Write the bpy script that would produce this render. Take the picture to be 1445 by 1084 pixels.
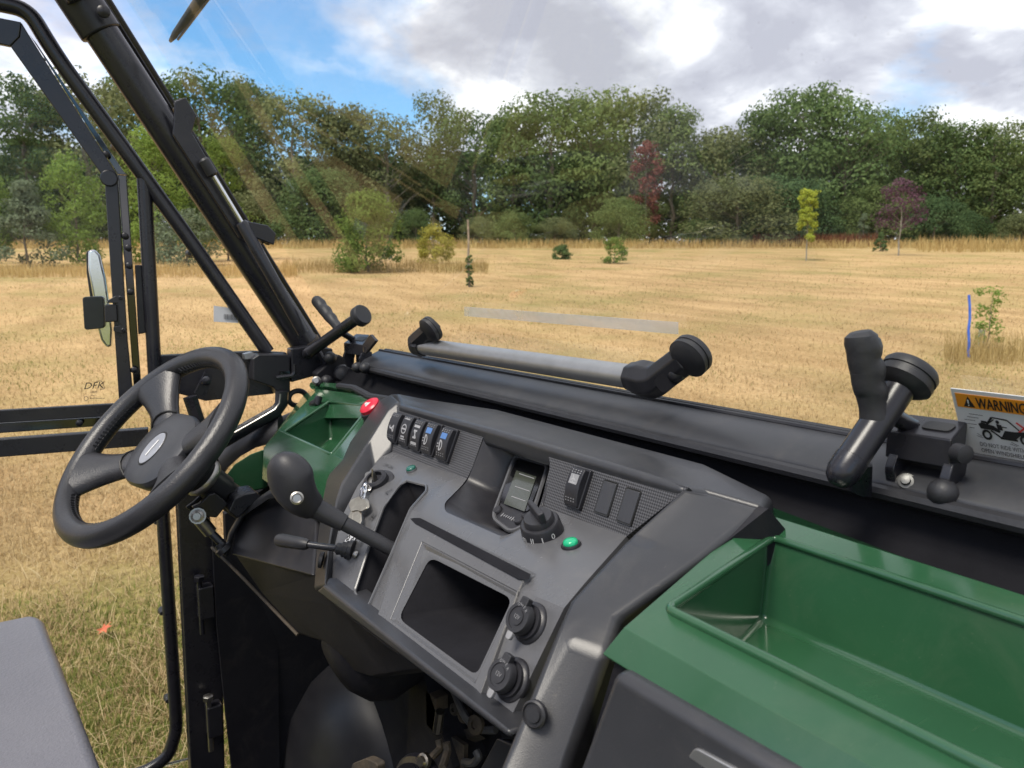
import bpy, bmesh, math, random
import numpy as np
from mathutils import Vector, Matrix
PI = math.pi
rad = math.radians
for o in list(bpy.data.objects): bpy.data.objects.remove(o)
S = bpy.context.scene
COL = S.collection

# ------------------------------------------------------------------ camera
F, CX, CY, CZ = 1043.0, 722.5, 542.0, 1.45      # focal length / centre in photo pixels, eye height
PITCH, YAW = rad(7.7), rad(56.2)
cam = bpy.data.cameras.new('camera'); camo = bpy.data.objects.new('camera', cam); COL.objects.link(camo)
cam.sensor_width = 36; cam.lens = F / 1445 * 36; cam.clip_start = 0.02; cam.clip_end = 2000
camo.location = (0, 0, CZ); camo.rotation_euler = (PI/2 - PITCH, 0, YAW)
cam.dof.use_dof = True; cam.dof.focus_distance = 0.78; cam.dof.aperture_fstop = 15
S.camera = camo

# ------------------------------------------------------------------ sky and sun
SUN_EL, SUN_AZ = rad(60), rad(165)     # azimuth: clockwise from +Y
W = bpy.data.worlds.new('World'); S.world = W; W.use_nodes = True
nt = W.node_tree; nt.nodes.clear()
def N(t, **k):
    n = nt.nodes.new(t)
    for a, b in k.items(): setattr(n, a, b)
    return n
def LK(a, b): nt.links.new(a, b)
def mth(op, a, b=None, c=None, clamp=False):
    n = N('ShaderNodeMath', operation=op); n.use_clamp = clamp
    for i, v in enumerate((a, b, c)):
        if v is None: continue
        if isinstance(v, (int, float)): n.inputs[i].default_value = v
        else: LK(v, n.inputs[i])
    return n.outputs[0]
def ramp(fac, stops):
    n = N('ShaderNodeValToRGB'); LK(fac, n.inputs[0]); e = n.color_ramp.elements
    while len(e) < len(stops): e.new(0.5)
    for i, (p, c) in enumerate(stops): e[i].position = p; e[i].color = (*c, 1) if len(c) == 3 else c
    return n.outputs[0]
sky = N('ShaderNodeTexSky', sky_type='NISHITA'); sky.sun_disc = False
sky.sun_elevation = SUN_EL; sky.sun_rotation = SUN_AZ; sky.ozone_density = 2.0; sky.air_density = 1.3; sky.dust_density = 0.6
tc = N('ShaderNodeTexCoord'); sep = N('ShaderNodeSeparateXYZ'); LK(tc.outputs['Generated'], sep.inputs[0])
zz = mth('ADD', mth('MAXIMUM', sep.outputs[2], 0.0), 0.34)
cmb = N('ShaderNodeCombineXYZ'); LK(mth('DIVIDE', sep.outputs[0], zz), cmb.inputs[0]); LK(mth('DIVIDE', sep.outputs[1], zz), cmb.inputs[1])
def noise(vec, scale, detail, rough, off=(0, 0, 0), dist=0.0):
    mp = N('ShaderNodeMapping'); LK(vec, mp.inputs[0]); mp.inputs['Location'].default_value = off
    n = N('ShaderNodeTexNoise'); LK(mp.outputs[0], n.inputs['Vector'])
    n.inputs['Scale'].default_value = scale; n.inputs['Detail'].default_value = detail
    n.inputs['Roughness'].default_value = rough; n.inputs['Distortion'].default_value = dist
    return n.outputs[0]
CLOUD_OFF = (0.58, 9.312, 1.0)
big = noise(cmb.outputs[0], 0.55, 2, 0.5, (CLOUD_OFF[0]+7, CLOUD_OFF[1], 0))
mid = noise(cmb.outputs[0], 0.95, 9, 0.58, CLOUD_OFF, 0.25)
det = noise(cmb.outputs[0], 3.1, 10, 0.55, (8, 3, 2), 0.2)
dens = mth('ADD', mth('MULTIPLY', mid, 0.75), mth('MULTIPLY', big, 0.55))
mask = ramp(dens, [(0.53, (0, 0, 0)), (0.615, (1, 1, 1))])
shade = mth('ADD', mth('MULTIPLY', det, 1.2), mth('MULTIPLY', mth('SUBTRACT', dens, 0.60), -0.75))
ccol = ramp(shade, [(0.43, (2.25, 2.25, 2.65)), (0.53, (2.95, 2.95, 3.35)), (0.60, (4.0, 3.95, 4.25)), (0.67, (5.2, 5.1, 5.3))])
mix = N('ShaderNodeMix', data_type='RGBA'); LK(mask, mix.inputs[0]); LK(ccol, mix.inputs[7])
skyc = N('ShaderNodeMix', data_type='RGBA', blend_type='MULTIPLY'); skyc.inputs[0].default_value = 1
LK(sky.outputs[0], skyc.inputs[6]); skyc.inputs[7].default_value = (0.42, 0.62, 0.78, 1)
LK(skyc.outputs[2], mix.inputs[6])
bg = N('ShaderNodeBackground'); bg.inputs[1].default_value = 0.10; LK(mix.outputs[2], bg.inputs[0])
wo = N('ShaderNodeOutputWorld'); LK(bg.outputs[0], wo.inputs[0])
sun = bpy.data.lights.new('sun', 'SUN'); suno = bpy.data.objects.new('sun', sun); COL.objects.link(suno)
sun.energy = 1.5; sun.angle = rad(24); sun.color = (1, 0.93, 0.82)
sd = Vector((math.sin(SUN_AZ)*math.cos(SUN_EL), math.cos(SUN_AZ)*math.cos(SUN_EL), math.sin(SUN_EL)))
suno.rotation_euler = sd.to_track_quat('Z', 'Y').to_euler()
vs = S.view_settings; vs.view_transform = 'Standard'; vs.look = 'None'; vs.gamma = 1; vs.use_curve_mapping = False
vs.exposure = 1.5
S.render.engine = 'CYCLES'
S.cycles.max_bounces = 8; S.cycles.transparent_max_bounces = 24; S.cycles.caustics_reflective = False; S.cycles.caustics_refractive = False

# ------------------------------------------------------------------ pixel -> point
_f = Vector((-math.sin(YAW)*math.cos(PITCH), math.cos(YAW)*math.cos(PITCH), -math.sin(PITCH)))
_r = Vector((math.cos(YAW), math.sin(YAW), 0)); _u = _r.cross(_f)
EYE = Vector((0, 0, CZ))
def ray(x, y): return _f + _r*((x-CX)/F) - _u*((y-CY)/F)
def VY(x, y, Y): d = ray(x, y); return EYE + d*(Y/d.y)
def VX(x, y, X): d = ray(x, y); return EYE + d*(X/d.x)
def VZ(x, y, Z): d = ray(x, y); return EYE + d*((Z-CZ)/d.z)
def VD(x, y, D): return EYE + ray(x, y)*D
def VP(x, y, p, n): d = ray(x, y); return EYE + d*((p-EYE).dot(n)/d.dot(n))
HEAD = Vector((-math.sin(YAW), math.cos(YAW), 0))
def groundz(x, y):
    s = x*HEAD.x + y*HEAD.y
    t = max(0.0, s-2.0)
    z = 0.082*(t - 2.0*(1-math.exp(-t/2.0)))
    if s > 62: z -= 0.082*(s-62) - 0.02*(s-62)
    return z
def field(px, s):              # point on the ground at photo column px and distance s
    d = ray(px, 401); h = Vector((d.x, d.y, 0)); h *= s/h.dot(HEAD)
    return Vector((h.x, h.y, groundz(h.x, h.y)))
def field_row(px, py):         # point on the ground seen at pixel px, py
    d = ray(px, py); lo = 0.5
    s = lo
    while s < 90:
        P = EYE + d*s
        if P.z < groundz(P.x, P.y): break
        s += 0.03
    return Vector((P.x, P.y, groundz(P.x, P.y)))

# ------------------------------------------------------------------ materials
def mat(name, col=(0.5, 0.5, 0.5), rough=0.5, metal=0.0, spec=0.5, bump=None, var=None, coat=0.0, dust=0.0):
    m = bpy.data.materials.new(name); m.use_nodes = True; t = m.node_tree; b = t.nodes['Principled BSDF']
    b.inputs['Base Color'].default_value = (*col, 1); b.inputs['Roughness'].default_value = rough
    b.inputs['Metallic'].default_value = metal; b.inputs['Specular IOR Level'].default_value = spec
    b.inputs['Coat Weight'].default_value = coat; b.inputs['Coat Roughness'].default_value = 0.08
    geo = t.nodes.new('ShaderNodeTexCoord')
    if bump:                     # (scale, strength, distance)
        n = t.nodes.new('ShaderNodeTexNoise'); n.inputs['Scale'].default_value = bump[0]; n.inputs['Detail'].default_value = 3
        t.links.new(geo.outputs['Object'], n.inputs['Vector'])
        bp = t.nodes.new('ShaderNodeBump'); bp.inputs['Strength'].default_value = bump[1]; bp.inputs['Distance'].default_value = bump[2]
        t.links.new(n.outputs[0], bp.inputs['Height']); t.links.new(bp.outputs[0], b.inputs['Normal'])
    if var:                      # (scale, colour2, roughness amount)
        n = t.nodes.new('ShaderNodeTexNoise'); n.inputs['Scale'].default_value = var[0]; n.inputs['Detail'].default_value = 6; n.inputs['Roughness'].default_value = 0.65
        t.links.new(geo.outputs['Object'], n.inputs['Vector'])
        rp = t.nodes.new('ShaderNodeValToRGB'); rp.color_ramp.elements[0].position = 0.35; rp.color_ramp.elements[1].position = 0.68
        rp.color_ramp.elements[0].color = (*col, 1); rp.color_ramp.elements[1].color = (*var[1], 1)
        t.links.new(n.outputs[0], rp.inputs[0]); t.links.new(rp.outputs[0], b.inputs['Base Color'])
        if var[2]:
            mr = t.nodes.new('ShaderNodeMapRange'); mr.inputs[3].default_value = rough-var[2]; mr.inputs[4].default_value = rough+var[2]
            t.links.new(n.outputs[0], mr.inputs[0]); t.links.new(mr.outputs[0], b.inputs['Roughness'])
    if dust:                     # dried dust and fine scratches with a shape of their own
        src = b.inputs['Base Color'].links[0].from_socket if b.inputs['Base Color'].links else None
        n = t.nodes.new('ShaderNodeTexNoise'); n.inputs['Scale'].default_value = 17; n.inputs['Detail'].default_value = 12; n.inputs['Roughness'].default_value = 0.72; n.inputs['Distortion'].default_value = 0.6
        n2 = t.nodes.new('ShaderNodeTexNoise'); n2.inputs['Scale'].default_value = 420; n2.inputs['Detail'].default_value = 2
        mp = t.nodes.new('ShaderNodeMapping'); mp.inputs['Rotation'].default_value = (0.4, 0.9, 0.3); mp.inputs['Scale'].default_value = (1, 0.035, 1)
        t.links.new(geo.outputs['Object'], n.inputs['Vector']); t.links.new(geo.outputs['Object'], mp.inputs[0]); t.links.new(mp.outputs[0], n2.inputs['Vector'])
        r1 = t.nodes.new('ShaderNodeMapRange'); r1.inputs[1].default_value = 0.50; r1.inputs[2].default_value = 0.74; r1.inputs[3].default_value = 0; r1.inputs[4].default_value = dust
        r2 = t.nodes.new('ShaderNodeMapRange'); r2.inputs[1].default_value = 0.70; r2.inputs[2].default_value = 0.76; r2.inputs[3].default_value = 0; r2.inputs[4].default_value = dust*1.1
        t.links.new(n.outputs[0], r1.inputs[0]); t.links.new(n2.outputs[0], r2.inputs[0])
        ad = t.nodes.new('ShaderNodeMath'); ad.use_clamp = True; t.links.new(r1.outputs[0], ad.inputs[0]); t.links.new(r2.outputs[0], ad.inputs[1])
        mx = t.nodes.new('ShaderNodeMix'); mx.data_type = 'RGBA'; t.links.new(ad.outputs[0], mx.inputs[0])
        if src: t.links.new(src, mx.inputs[6])
        else: mx.inputs[6].default_value = (*col, 1)
        mx.inputs[7].default_value = (0.34, 0.30, 0.24, 1); t.links.new(mx.outputs[2], b.inputs['Base Color'])
    return m
def leafmat(name, c1, c2, transl=0.35):
    m = bpy.data.materials.new(name); m.use_nodes = True; t = m.node_tree; t.nodes.clear()
    o = t.nodes.new('ShaderNodeOutputMaterial'); g = t.nodes.new('ShaderNodeNewGeometry'); oi = t.nodes.new('ShaderNodeObjectInfo')
    tcn = t.nodes.new('ShaderNodeTexCoord'); ns = t.nodes.new('ShaderNodeTexNoise'); ns.inputs['Scale'].default_value = 0.6; ns.inputs['Detail'].default_value = 3
    t.links.new(tcn.outputs['Object'], ns.inputs['Vector'])
    ad = t.nodes.new('ShaderNodeMath'); ad.operation = 'MULTIPLY_ADD'; ad.inputs[1].default_value = 0.45
    t.links.new(g.outputs['Random Per Island'], ad.inputs[0])
    ad2 = t.nodes.new('ShaderNodeMath'); ad2.operation = 'MULTIPLY_ADD'; ad2.inputs[1].default_value = 0.9; ad2.inputs[2].default_value = -0.25
    t.links.new(ns.outputs[0], ad2.inputs[0]); t.links.new(ad2.outputs[0], ad.inputs[2])
    r = t.nodes.new('ShaderNodeValToRGB'); r.color_ramp.elements[0].color = (*c1, 1); r.color_ramp.elements[1].color = (*c2, 1)
    t.links.new(ad.outputs[0], r.inputs[0])
    hs = t.nodes.new('ShaderNodeHueSaturation')
    mr = t.nodes.new('ShaderNodeMapRange'); mr.inputs[3].default_value = 0.8; mr.inputs[4].default_value = 1.2
    t.links.new(oi.outputs['Random'], mr.inputs[0]); t.links.new(mr.outputs[0], hs.inputs['Value'])
    t.links.new(r.outputs[0], hs.inputs['Color'])
    a = t.nodes.new('ShaderNodeBsdfDiffuse'); b = t.nodes.new('ShaderNodeBsdfTranslucent'); mx = t.nodes.new('ShaderNodeMixShader'); mx.inputs[0].default_value = transl
    t.links.new(hs.outputs[0], a.inputs[0]); t.links.new(hs.outputs[0], b.inputs[0])
    t.links.new(a.outputs[0], mx.inputs[1]); t.links.new(b.outputs[0], mx.inputs[2]); t.links.new(mx.outputs[0], o.inputs[0])
    return m
def tag(o, label=None, cat=None, group=None, kind=None):
    if label: o['label'] = label
    if cat: o['category'] = cat
    if group: o['group'] = group
    if kind: o['kind'] = kind
    return o
def link(name, me, m=None, parent=None, smooth=False):
    o = bpy.data.objects.new(name, me); COL.objects.link(o)
    if m:
        for mm in (m if isinstance(m, (list, tuple)) else [m]): me.materials.append(mm)
    if parent: o.parent = parent
    if smooth: me.polygons.foreach_set('use_smooth', [True]*len(me.polygons))
    return o
def raw(name, v, f, mi=None):
    me = bpy.data.meshes.new(name); me.from_pydata([tuple(p) for p in v], [], [tuple(q) for q in f])
    if mi is not None: me.polygons.foreach_set('material_index', mi)
    me.update(); return me
def np_mesh(name, V, nper):     # V: (n*nper,3) array, each run of nper vertices is one face
    n = len(V)//nper; me = bpy.data.meshes.new(name)
    me.vertices.add(len(V)); me.vertices.foreach_set('co', V.astype(np.float32).ravel())
    me.loops.add(n*nper); me.loops.foreach_set('vertex_index', np.arange(n*nper, dtype=np.int32))
    me.polygons.add(n); me.polygons.foreach_set('loop_start', np.arange(0, n*nper, nper, dtype=np.int32))
    me.update(calc_edges=True); me.validate(); return me

# ================================================================== ground
def ground_mat():
    m = bpy.data.materials.new('dry_mown_grass'); m.use_nodes = True; t = m.node_tree; b = t.nodes['Principled BSDF']
    b.inputs['Roughness'].default_value = 0.95; b.inputs['Specular IOR Level'].default_value = 0.1
    g = t.nodes.new('ShaderNodeNewGeometry')
    def nz(sc, det, rough=0.6, stretch=None):
        mp = t.nodes.new('ShaderNodeMapping'); t.links.new(g.outputs['Position'], mp.inputs[0])
        if stretch: mp.inputs['Rotation'].default_value = (0, 0, -YAW); mp.inputs['Scale'].default_value = stretch
        n = t.nodes.new('ShaderNodeTexNoise'); n.inputs['Scale'].default_value = sc; n.inputs['Detail'].default_value = det; n.inputs['Roughness'].default_value = rough
        t.links.new(mp.outputs[0], n.inputs[0]); return n.outputs[0]
    def rp(f, st):
        n = t.nodes.new('ShaderNodeValToRGB'); t.links.new(f, n.inputs[0]); e = n.color_ramp.elements
        while len(e) < len(st): e.new(0.5)
        for i, (p, c) in enumerate(st): e[i].position = p; e[i].color = (*c, 1)
        return n.outputs[0]
    def mx(f, a, b_, bt='MIX'):
        n = t.nodes.new('ShaderNodeMix'); n.data_type = 'RGBA'; n.blend_type = bt
        (t.links.new(f, n.inputs[0]) if not isinstance(f, float) else setattr(n.inputs[0], 'default_value', f))
        t.links.new(a, n.inputs[6]); t.links.new(b_, n.inputs[7]); return n.outputs[2]
    fine = rp(nz(22, 8, 0.7), [(0.3, (0.31, 0.205, 0.10)), (0.5, (0.48, 0.325, 0.165)), (0.7, (0.62, 0.44, 0.245))])
    swath = rp(nz(0.9, 5, 0.6, (0.35, 1.3, 1)), [(0.32, (0.74, 0.70, 0.64)), (0.62, (1.08, 1.06, 1.03))])
    c = mx(1.0, fine, swath, 'MULTIPLY')
    green = rp(nz(18, 6), [(0.3, (0.10, 0.115, 0.03)), (0.7, (0.30, 0.28, 0.085))])
    gm = rp(nz(0.33, 7, 0.62), [(0.47, (0, 0, 0)), (0.72, (0.65, 0.65, 0.65))])
    # greener turf close to the vehicle and a green flush towards the wood
    sp = t.nodes.new('ShaderNodeVectorMath'); sp.operation = 'DOT_PRODUCT'; sp.inputs[1].default_value = HEAD
    t.links.new(g.outputs['Position'], sp.inputs[0])
    near = t.nodes.new('ShaderNodeMapRange'); near.inputs[1].default_value = 4.4; near.inputs[2].default_value = 1.6; near.inputs[3].default_value = 0; near.inputs[4].default_value = 0.95
    t.links.new(sp.outputs['Value'], near.inputs[0])
    far = t.nodes.new('ShaderNodeMapRange'); far.inputs[1].default_value = 30; far.inputs[2].default_value = 58; far.inputs[3].default_value = 0; far.inputs[4].default_value = 0.25
    t.links.new(sp.outputs['Value'], far.inputs[0])
    a1 = t.nodes.new('ShaderNodeMath'); a1.use_clamp = True; t.links.new(near.outputs[0], a1.inputs[0]); t.links.new(far.outputs[0], a1.inputs[1])
    a2 = t.nodes.new('ShaderNodeMath'); a2.use_clamp = True; t.links.new(a1.outputs[0], a2.inputs[0]); t.links.new(gm, a2.inputs[1])
    c = mx(a2.outputs[0], c, green)
    t.links.new(c, b.inputs['Base Color'])
    bp = t.nodes.new('ShaderNodeBump'); bp.inputs['Strength'].default_value = 0.7; bp.inputs['Distance'].default_value = 0.03
    t.links.new(nz(30, 8, 0.75), bp.inputs['Height']); t.links.new(bp.outputs[0], b.inputs['Normal'])
    return m
M = {}
M['ground'] = ground_mat()
gx = []; RH = Vector((HEAD.y, -HEAD.x, 0))
ss = [-600, -200, -60, -20, -8, -3, 0] + [0.5*i for i in range(1, 20)] + list(range(10, 64, 2)) + [66, 75, 100, 160, 300, 700]
ws = [-700, -300, -150, -90, -60, -40, -25, -15, -8, -4, 0, 4, 8, 15, 25, 40, 60, 90, 150, 300, 700]
vv = []; ff = []
for s in ss:
    for w in ws:
        P = HEAD*s + RH*w; vv.append((P.x, P.y, groundz(P.x, P.y)))
nw = len(ws)
for i in range(len(ss)-1):
    for j in range(nw-1): ff.append((i*nw+j, i*nw+j+1, (i+1)*nw+j+1, (i+1)*nw+j))
g = link('ground', raw('ground', vv, ff), M['ground'], smooth=True); g['kind'] = 'structure'

# ---- grass blades
rng = np.random.default_rng(7)
def blades(name, P, h, w, lean, m, label, cat):
    n = len(P); b = rng.uniform(0, 2*PI, n); ld = np.stack([np.cos(b), np.sin(b), np.zeros(n)], 1); dx = np.stack([-np.sin(b), np.cos(b), np.zeros(n)], 1)
    up = np.zeros((n, 3)); up[:, 2] = 1
    k = lean[:, None]; H = h[:, None]; V = np.zeros((n, 6, 3)); wd = dx*w[:, None]
    mid = P + up*H*0.6*np.sqrt(np.maximum(0.04, 1-k*k)) + ld*H*k*0.45
    tip = P + up*H*np.sqrt(np.maximum(0.02, 1-k*k))*0.9 + ld*H*k
    V[:, 0] = P - wd*0.5; V[:, 1] = P + wd*0.5; V[:, 2] = mid + wd*0.42; V[:, 3] = mid - wd*0.42; V[:, 4] = tip + wd*0.06; V[:, 5] = tip - wd*0.06
    me = bpy.data.meshes.new(name); me.vertices.add(n*6); me.vertices.foreach_set('co', V.astype(np.float32).ravel())
    idx = (np.arange(n, dtype=np.int32)[:, None]*6 + np.array([[0, 1, 2, 3, 3, 2, 4, 5]], dtype=np.int32)).ravel()
    me.loops.add(n*8); me.loops.foreach_set('vertex_index', idx)
    me.polygons.add(n*2); me.polygons.foreach_set('loop_start', np.arange(0, n*8, 4, dtype=np.int32)); me.update(calc_edges=True)
    o = link(name, me, m); tag(o, label, cat, kind='stuff'); return o
def scatter(n, s0, s1, pw=1.0, clump=0.0):
    az = rng.uniform(-0.80, 0.80, n)
    u = rng.uniform(0, 1, n); s = 1/((1/s0) + u*((1/s1)-(1/s0)))**1.0 if pw == 1 else s0*(s1/s0)**u
    P = HEAD.to_3d()
    pts = np.outer(s, np.array(HEAD)) + np.outer(s*az, np.array(RH))
    if clump:
        pts[:, 0] += rng.normal(0, clump, n); pts[:, 1] += rng.normal(0, clump, n)
    sv = pts @ np.array(HEAD); t = np.maximum(0, sv-2.0)
    pts[:, 2] = 0.082*(t - 2.0*(1-np.exp(-t/2.0)))
    return pts, sv
M['straw'] = leafmat('straw_blades', (0.34, 0.235, 0.115), (0.72, 0.55, 0.315), 0.3)
M['greenblade'] = leafmat('green_blades', (0.11, 0.14, 0.03), (0.32, 0.34, 0.10), 0.35)
pts, sv = scatter(230000, 1.5, 40)
kp_ = (sv > 3.6) | (rng.uniform(0, 1, len(sv)) < 0.25+0.25*np.maximum(0, sv-1.8)/1.8 + 0.35*(np.sin(pts[:, 0]*4.1+pts[:, 1]*2.3)*np.sin(pts[:, 1]*5.2-1) > 0.15)); pts, sv = pts[kp_], sv[kp_]
blades('dry_grass', pts, rng.uniform(0.018, 0.06, len(pts))*(1+sv*0.015), 0.0019+sv*0.0006, rng.uniform(0.3, 0.97, len(pts)), M['straw'], 'short straw-coloured mown grass covering the field', 'grass')
pts, sv = scatter(150000, 1.3, 34)
nn = np.sin(pts[:, 0]*1.7+pts[:, 1]*0.9)+np.sin(pts[:, 1]*2.3-pts[:, 0]*0.6+1.3)+np.sin(pts[:, 0]*0.5+2)+rng.normal(0, 0.6, len(pts))+np.clip((4.3-sv)*1.1, 0, 2.8)
keep = nn > 0.85
pts, sv = pts[keep], sv[keep]
blades('green_grass', pts, rng.uniform(0.015, 0.05, len(pts))*(1+sv*0.01), 0.0021+sv*0.0006, rng.uniform(0.2, 0.9, len(pts)), M['greenblade'], 'short green grass regrowing between the dry straw', 'grass')

pts, sv = scatter(3600, 1.4, 14)
M['palestraw'] = leafmat('pale_straw_stems', (0.36, 0.27, 0.14), (0.66, 0.53, 0.32), 0.25)
pts[:, 2] += rng.uniform(0.005, 0.03, len(pts))
blades('straw_stems', pts, rng.uniform(0.06, 0.20, len(pts)), 0.0016+sv*0.0004, rng.uniform(0.85, 0.995, len(pts)), M['palestraw'], 'long pale straw stems lying on the mown field', 'straw')

# ================================================================== trees
M['bark'] = mat('bark', (0.11, 0.085, 0.06), 0.9, bump=(30, 0.6, 0.02), var=(6, (0.22, 0.19, 0.15), 0))
M['palebark'] = mat('pale_bark', (0.34, 0.31, 0.26), 0.85, bump=(30, 0.5, 0.02), var=(4, (0.16, 0.14, 0.11), 0))
M['oak'] = leafmat('oak_leaves', (0.060, 0.106, 0.041), (0.200, 0.262, 0.099), 0.4)
M['ash'] = leafmat('ash_leaves', (0.085, 0.130, 0.049), (0.261, 0.311, 0.114), 0.4)
M['birch'] = leafmat('birch_leaves', (0.110, 0.135, 0.064), (0.299, 0.319, 0.145), 0.4)
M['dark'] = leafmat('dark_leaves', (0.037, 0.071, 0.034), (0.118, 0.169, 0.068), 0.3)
M['young'] = leafmat('young_green_leaves', (0.115, 0.185, 0.040), (0.32, 0.42, 0.11), 0.45)
M['bluegreen'] = leafmat('pine_needles', (0.11, 0.145, 0.085), (0.26, 0.30, 0.19), 0.35)
M['yellow'] = leafmat('yellow_leaves', (0.26, 0.31, 0.04), (0.54, 0.58, 0.10), 0.45)
M['gold'] = leafmat('golden_leaves', (0.20, 0.19, 0.035), (0.44, 0.40, 0.09), 0.4)
M['purple'] = leafmat('purple_leaves', (0.060, 0.034, 0.050), (0.19, 0.10, 0.135), 0.35)
M['russet'] = leafmat('russet_leaves', (0.15, 0.055, 0.045), (0.30, 0.13, 0.10), 0.35)
M['straw_tall'] = leafmat('tall_straw', (0.30, 0.20, 0.075), (0.62, 0.47, 0.22), 0.3)
M['reddock'] = leafmat('dock_stems', (0.13, 0.05, 0.03), (0.27, 0.13, 0.07), 0.2)
def limb(V, Fc, a, b, ra, rb, n=6, wob=0.0, rs=None, segs=4):
    a, b = Vector(a), Vector(b); d = (b-a).normalized(); x = d.orthogonal().normalized(); y = d.cross(x)
    base = len(V)
    for i in range(segs+1):
        t = i/segs; c = a.lerp(b, t)
        if rs and 0 < i < segs: c = c + Vector((rs.gauss(0, wob), rs.gauss(0, wob), 0))
        r = ra+(rb-ra)*t
        for k in range(n):
            an = 2*PI*k/n; V.append(tuple(c + x*math.cos(an)*r + y*math.sin(an)*r))
    for i in range(segs):
        for k in range(n):
            p = base+i*n+k; q = base+i*n+(k+1) % n; Fc.append((p, q, q+n, p+n))
def tree_proto(seed, kind, H, Rx, trunk_r, n_clump, n_leaf, leaf, lean=0.0, base=0.18, stretch=1.0):
    rs = random.Random(seed); nr = np.random.default_rng(seed)
    V = []; Fc = []
    top = Vector((rs.gauss(0, lean), rs.gauss(0, lean), H*0.86))
    limb(V, Fc, (0, 0, -0.3), top*0.55, trunk_r, trunk_r*0.6, 8, trunk_r*0.6, rs)
    limb(V, Fc, top*0.55, top, trunk_r*0.6, trunk_r*0.12, 6, trunk_r*0.8, rs)
    L = []; ND = []
    for c in range(n_clump):
        z = base + (1-base)*rs.random()**0.85
        if kind == 'round': prof = math.sqrt(max(0.02, 1-((z-0.58)/0.46)**2))
        elif kind == 'tall': prof = math.sqrt(max(0.02, 1-((z-0.55)/0.50)**2))*0.9
        elif kind == 'cone': prof = max(0.08, (1.02-z)*1.15)
        elif kind == 'bush': prof = math.sqrt(max(0.05, 1-(z-0.25)**2/0.6))
        else: prof = 0.75
        an = rs.random()*2*PI; rr = prof*Rx*(0.35+0.65*math.sqrt(rs.random()))
        cpt = Vector((math.cos(an)*rr, math.sin(an)*rr, z*H)) + top*(z*0.5)*0.0
        sz = Rx*(0.20+0.20*rs.random())*(1.0 if kind != 'cone' else 0.7)
        st = Vector((0, 0, max(0.05*H, cpt.z - rr*0.75)))
        st += Vector((top.x, top.y, 0))*(st.z/H)
        if c % 2 == 0: limb(V, Fc, st, cpt, trunk_r*0.28*(1-0.6*z), trunk_r*0.05, 5, 0.05*Rx, rs, 3)
        k = max(6, int(n_leaf/n_clump*(0.6+0.8*rs.random())))
        pp = nr.normal(0, 1, (k, 3)); pp /= np.linalg.norm(pp, axis=1)[:, None]+1e-6
        pp *= (nr.uniform(0.25, 1.0, k)**0.5)[:, None]*sz*np.array([1.15, 1.15, 0.75*stretch])
        ND.append(pp/(np.linalg.norm(pp, axis=1)[:, None]+1e-6) + np.array([math.cos(an), math.sin(an), 0])*0.5)
        if kind == 'droop': pp[:, 2] -= np.abs(nr.normal(0, sz*0.6, k))
        L.append(pp + np.array(cpt))
    L = np.concatenate(L); n = len(L)
    L[:, 2] = np.maximum(L[:, 2], 0.05*H*0)
    # leaf quads: random orientation biased to face outward/up
    nrm = nr.normal(0, 0.55, (n, 3)) + np.concatenate(ND)*1.0 + np.array([0, 0, 0.45]); nrm /= np.linalg.norm(nrm, axis=1)[:, None]
    t1 = np.cross(nrm, nr.normal(0, 1, (n, 3))); t1 /= np.linalg.norm(t1, axis=1)[:, None]; t2 = np.cross(nrm, t1)
    s = (leaf*nr.uniform(0.6, 1.35, n))[:, None]
    Q = np.stack([L - t1*s, L + t2*s*0.55 + nrm*s*0.12, L + t1*s, L - t2*s*0.55 + nrm*s*0.12], 1).reshape(-1, 3)
    return raw('trunk', V, Fc), np_mesh('crown', Q, 4)
def plant(name, proto, loc, sc, rz, bark, leaves, label, cat, group=None, zs=None):
    e = bpy.data.objects.new(name, None); COL.objects.link(e); e.location = loc; e.rotation_euler = (0, 0, rz)
    e.scale = (sc, sc, zs or sc); e.empty_display_size = 0.2
    for nm, me, m in (('trunk', proto[0], bark), ('crown', proto[1], leaves)):
        o = bpy.data.objects.new(nm, me); COL.objects.link(o); o.parent = e
        if not me.materials: me.materials.append(m)
        o.material_slots[0].link = 'OBJECT'; o.material_slots[0].material = m
    tag(e, label, cat, group); return e
rs = random.Random(11)
PR = {}
PR['oak'] = [tree_proto(s, 'round', 12, 5.0, 0.32, 80, 9000, 0.17, 0.3, 0.12) for s in (1, 2, 3)]
PR['tall'] = [tree_proto(s, 'tall', 12, 3.4, 0.22, 70, 7500, 0.15, 0.3, 0.10) for s in (4, 5, 6)]
PR['birch'] = [tree_proto(s, 'tall', 12, 2.9, 0.15, 60, 4200, 0.13, 0.4, 0.28, 1.5) for s in (7, 8)]
PR['under'] = [tree_proto(s, 'bush', 5, 3.0, 0.12, 80, 12000, 0.095, 0.2, 0.0) for s in (9, 10, 11)]
PR['back'] = [tree_proto(s, 'bush', 11, 5.2, 0.3, 80, 8000, 0.26, 0.3, 0.0) for s in (12, 13)]
def forest(kind, px, s, topy, matn, label, group, bark='bark', wide=1.0, name='woodland_tree'):
    P = field(px, s)
    h = (CZ + (401-topy)/F*s*1.0) - P.z
    H0 = {'oak': 12, 'tall': 12, 'birch': 12, 'under': 5, 'back': 11}[kind]
    zs = h/H0*0.89; pr = rs.choice(PR[kind])
    return plant(name, pr, P, zs**0.5*wide if kind != 'under' else zs*wide, rs.random()*6.28, M[bark], M[matn], label, 'tree', group, zs)
# back rank, fills the gaps
for i, px in enumerate(range(-420, 1900, 84)):
    forest('back', px+rs.uniform(-20, 20), rs.uniform(74, 80), 205+rs.uniform(-12, 22), 'dark', 'dark green tree in the rear rank of the wood, mostly hidden', 'rear rank of the wood', wide=1.1)
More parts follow.
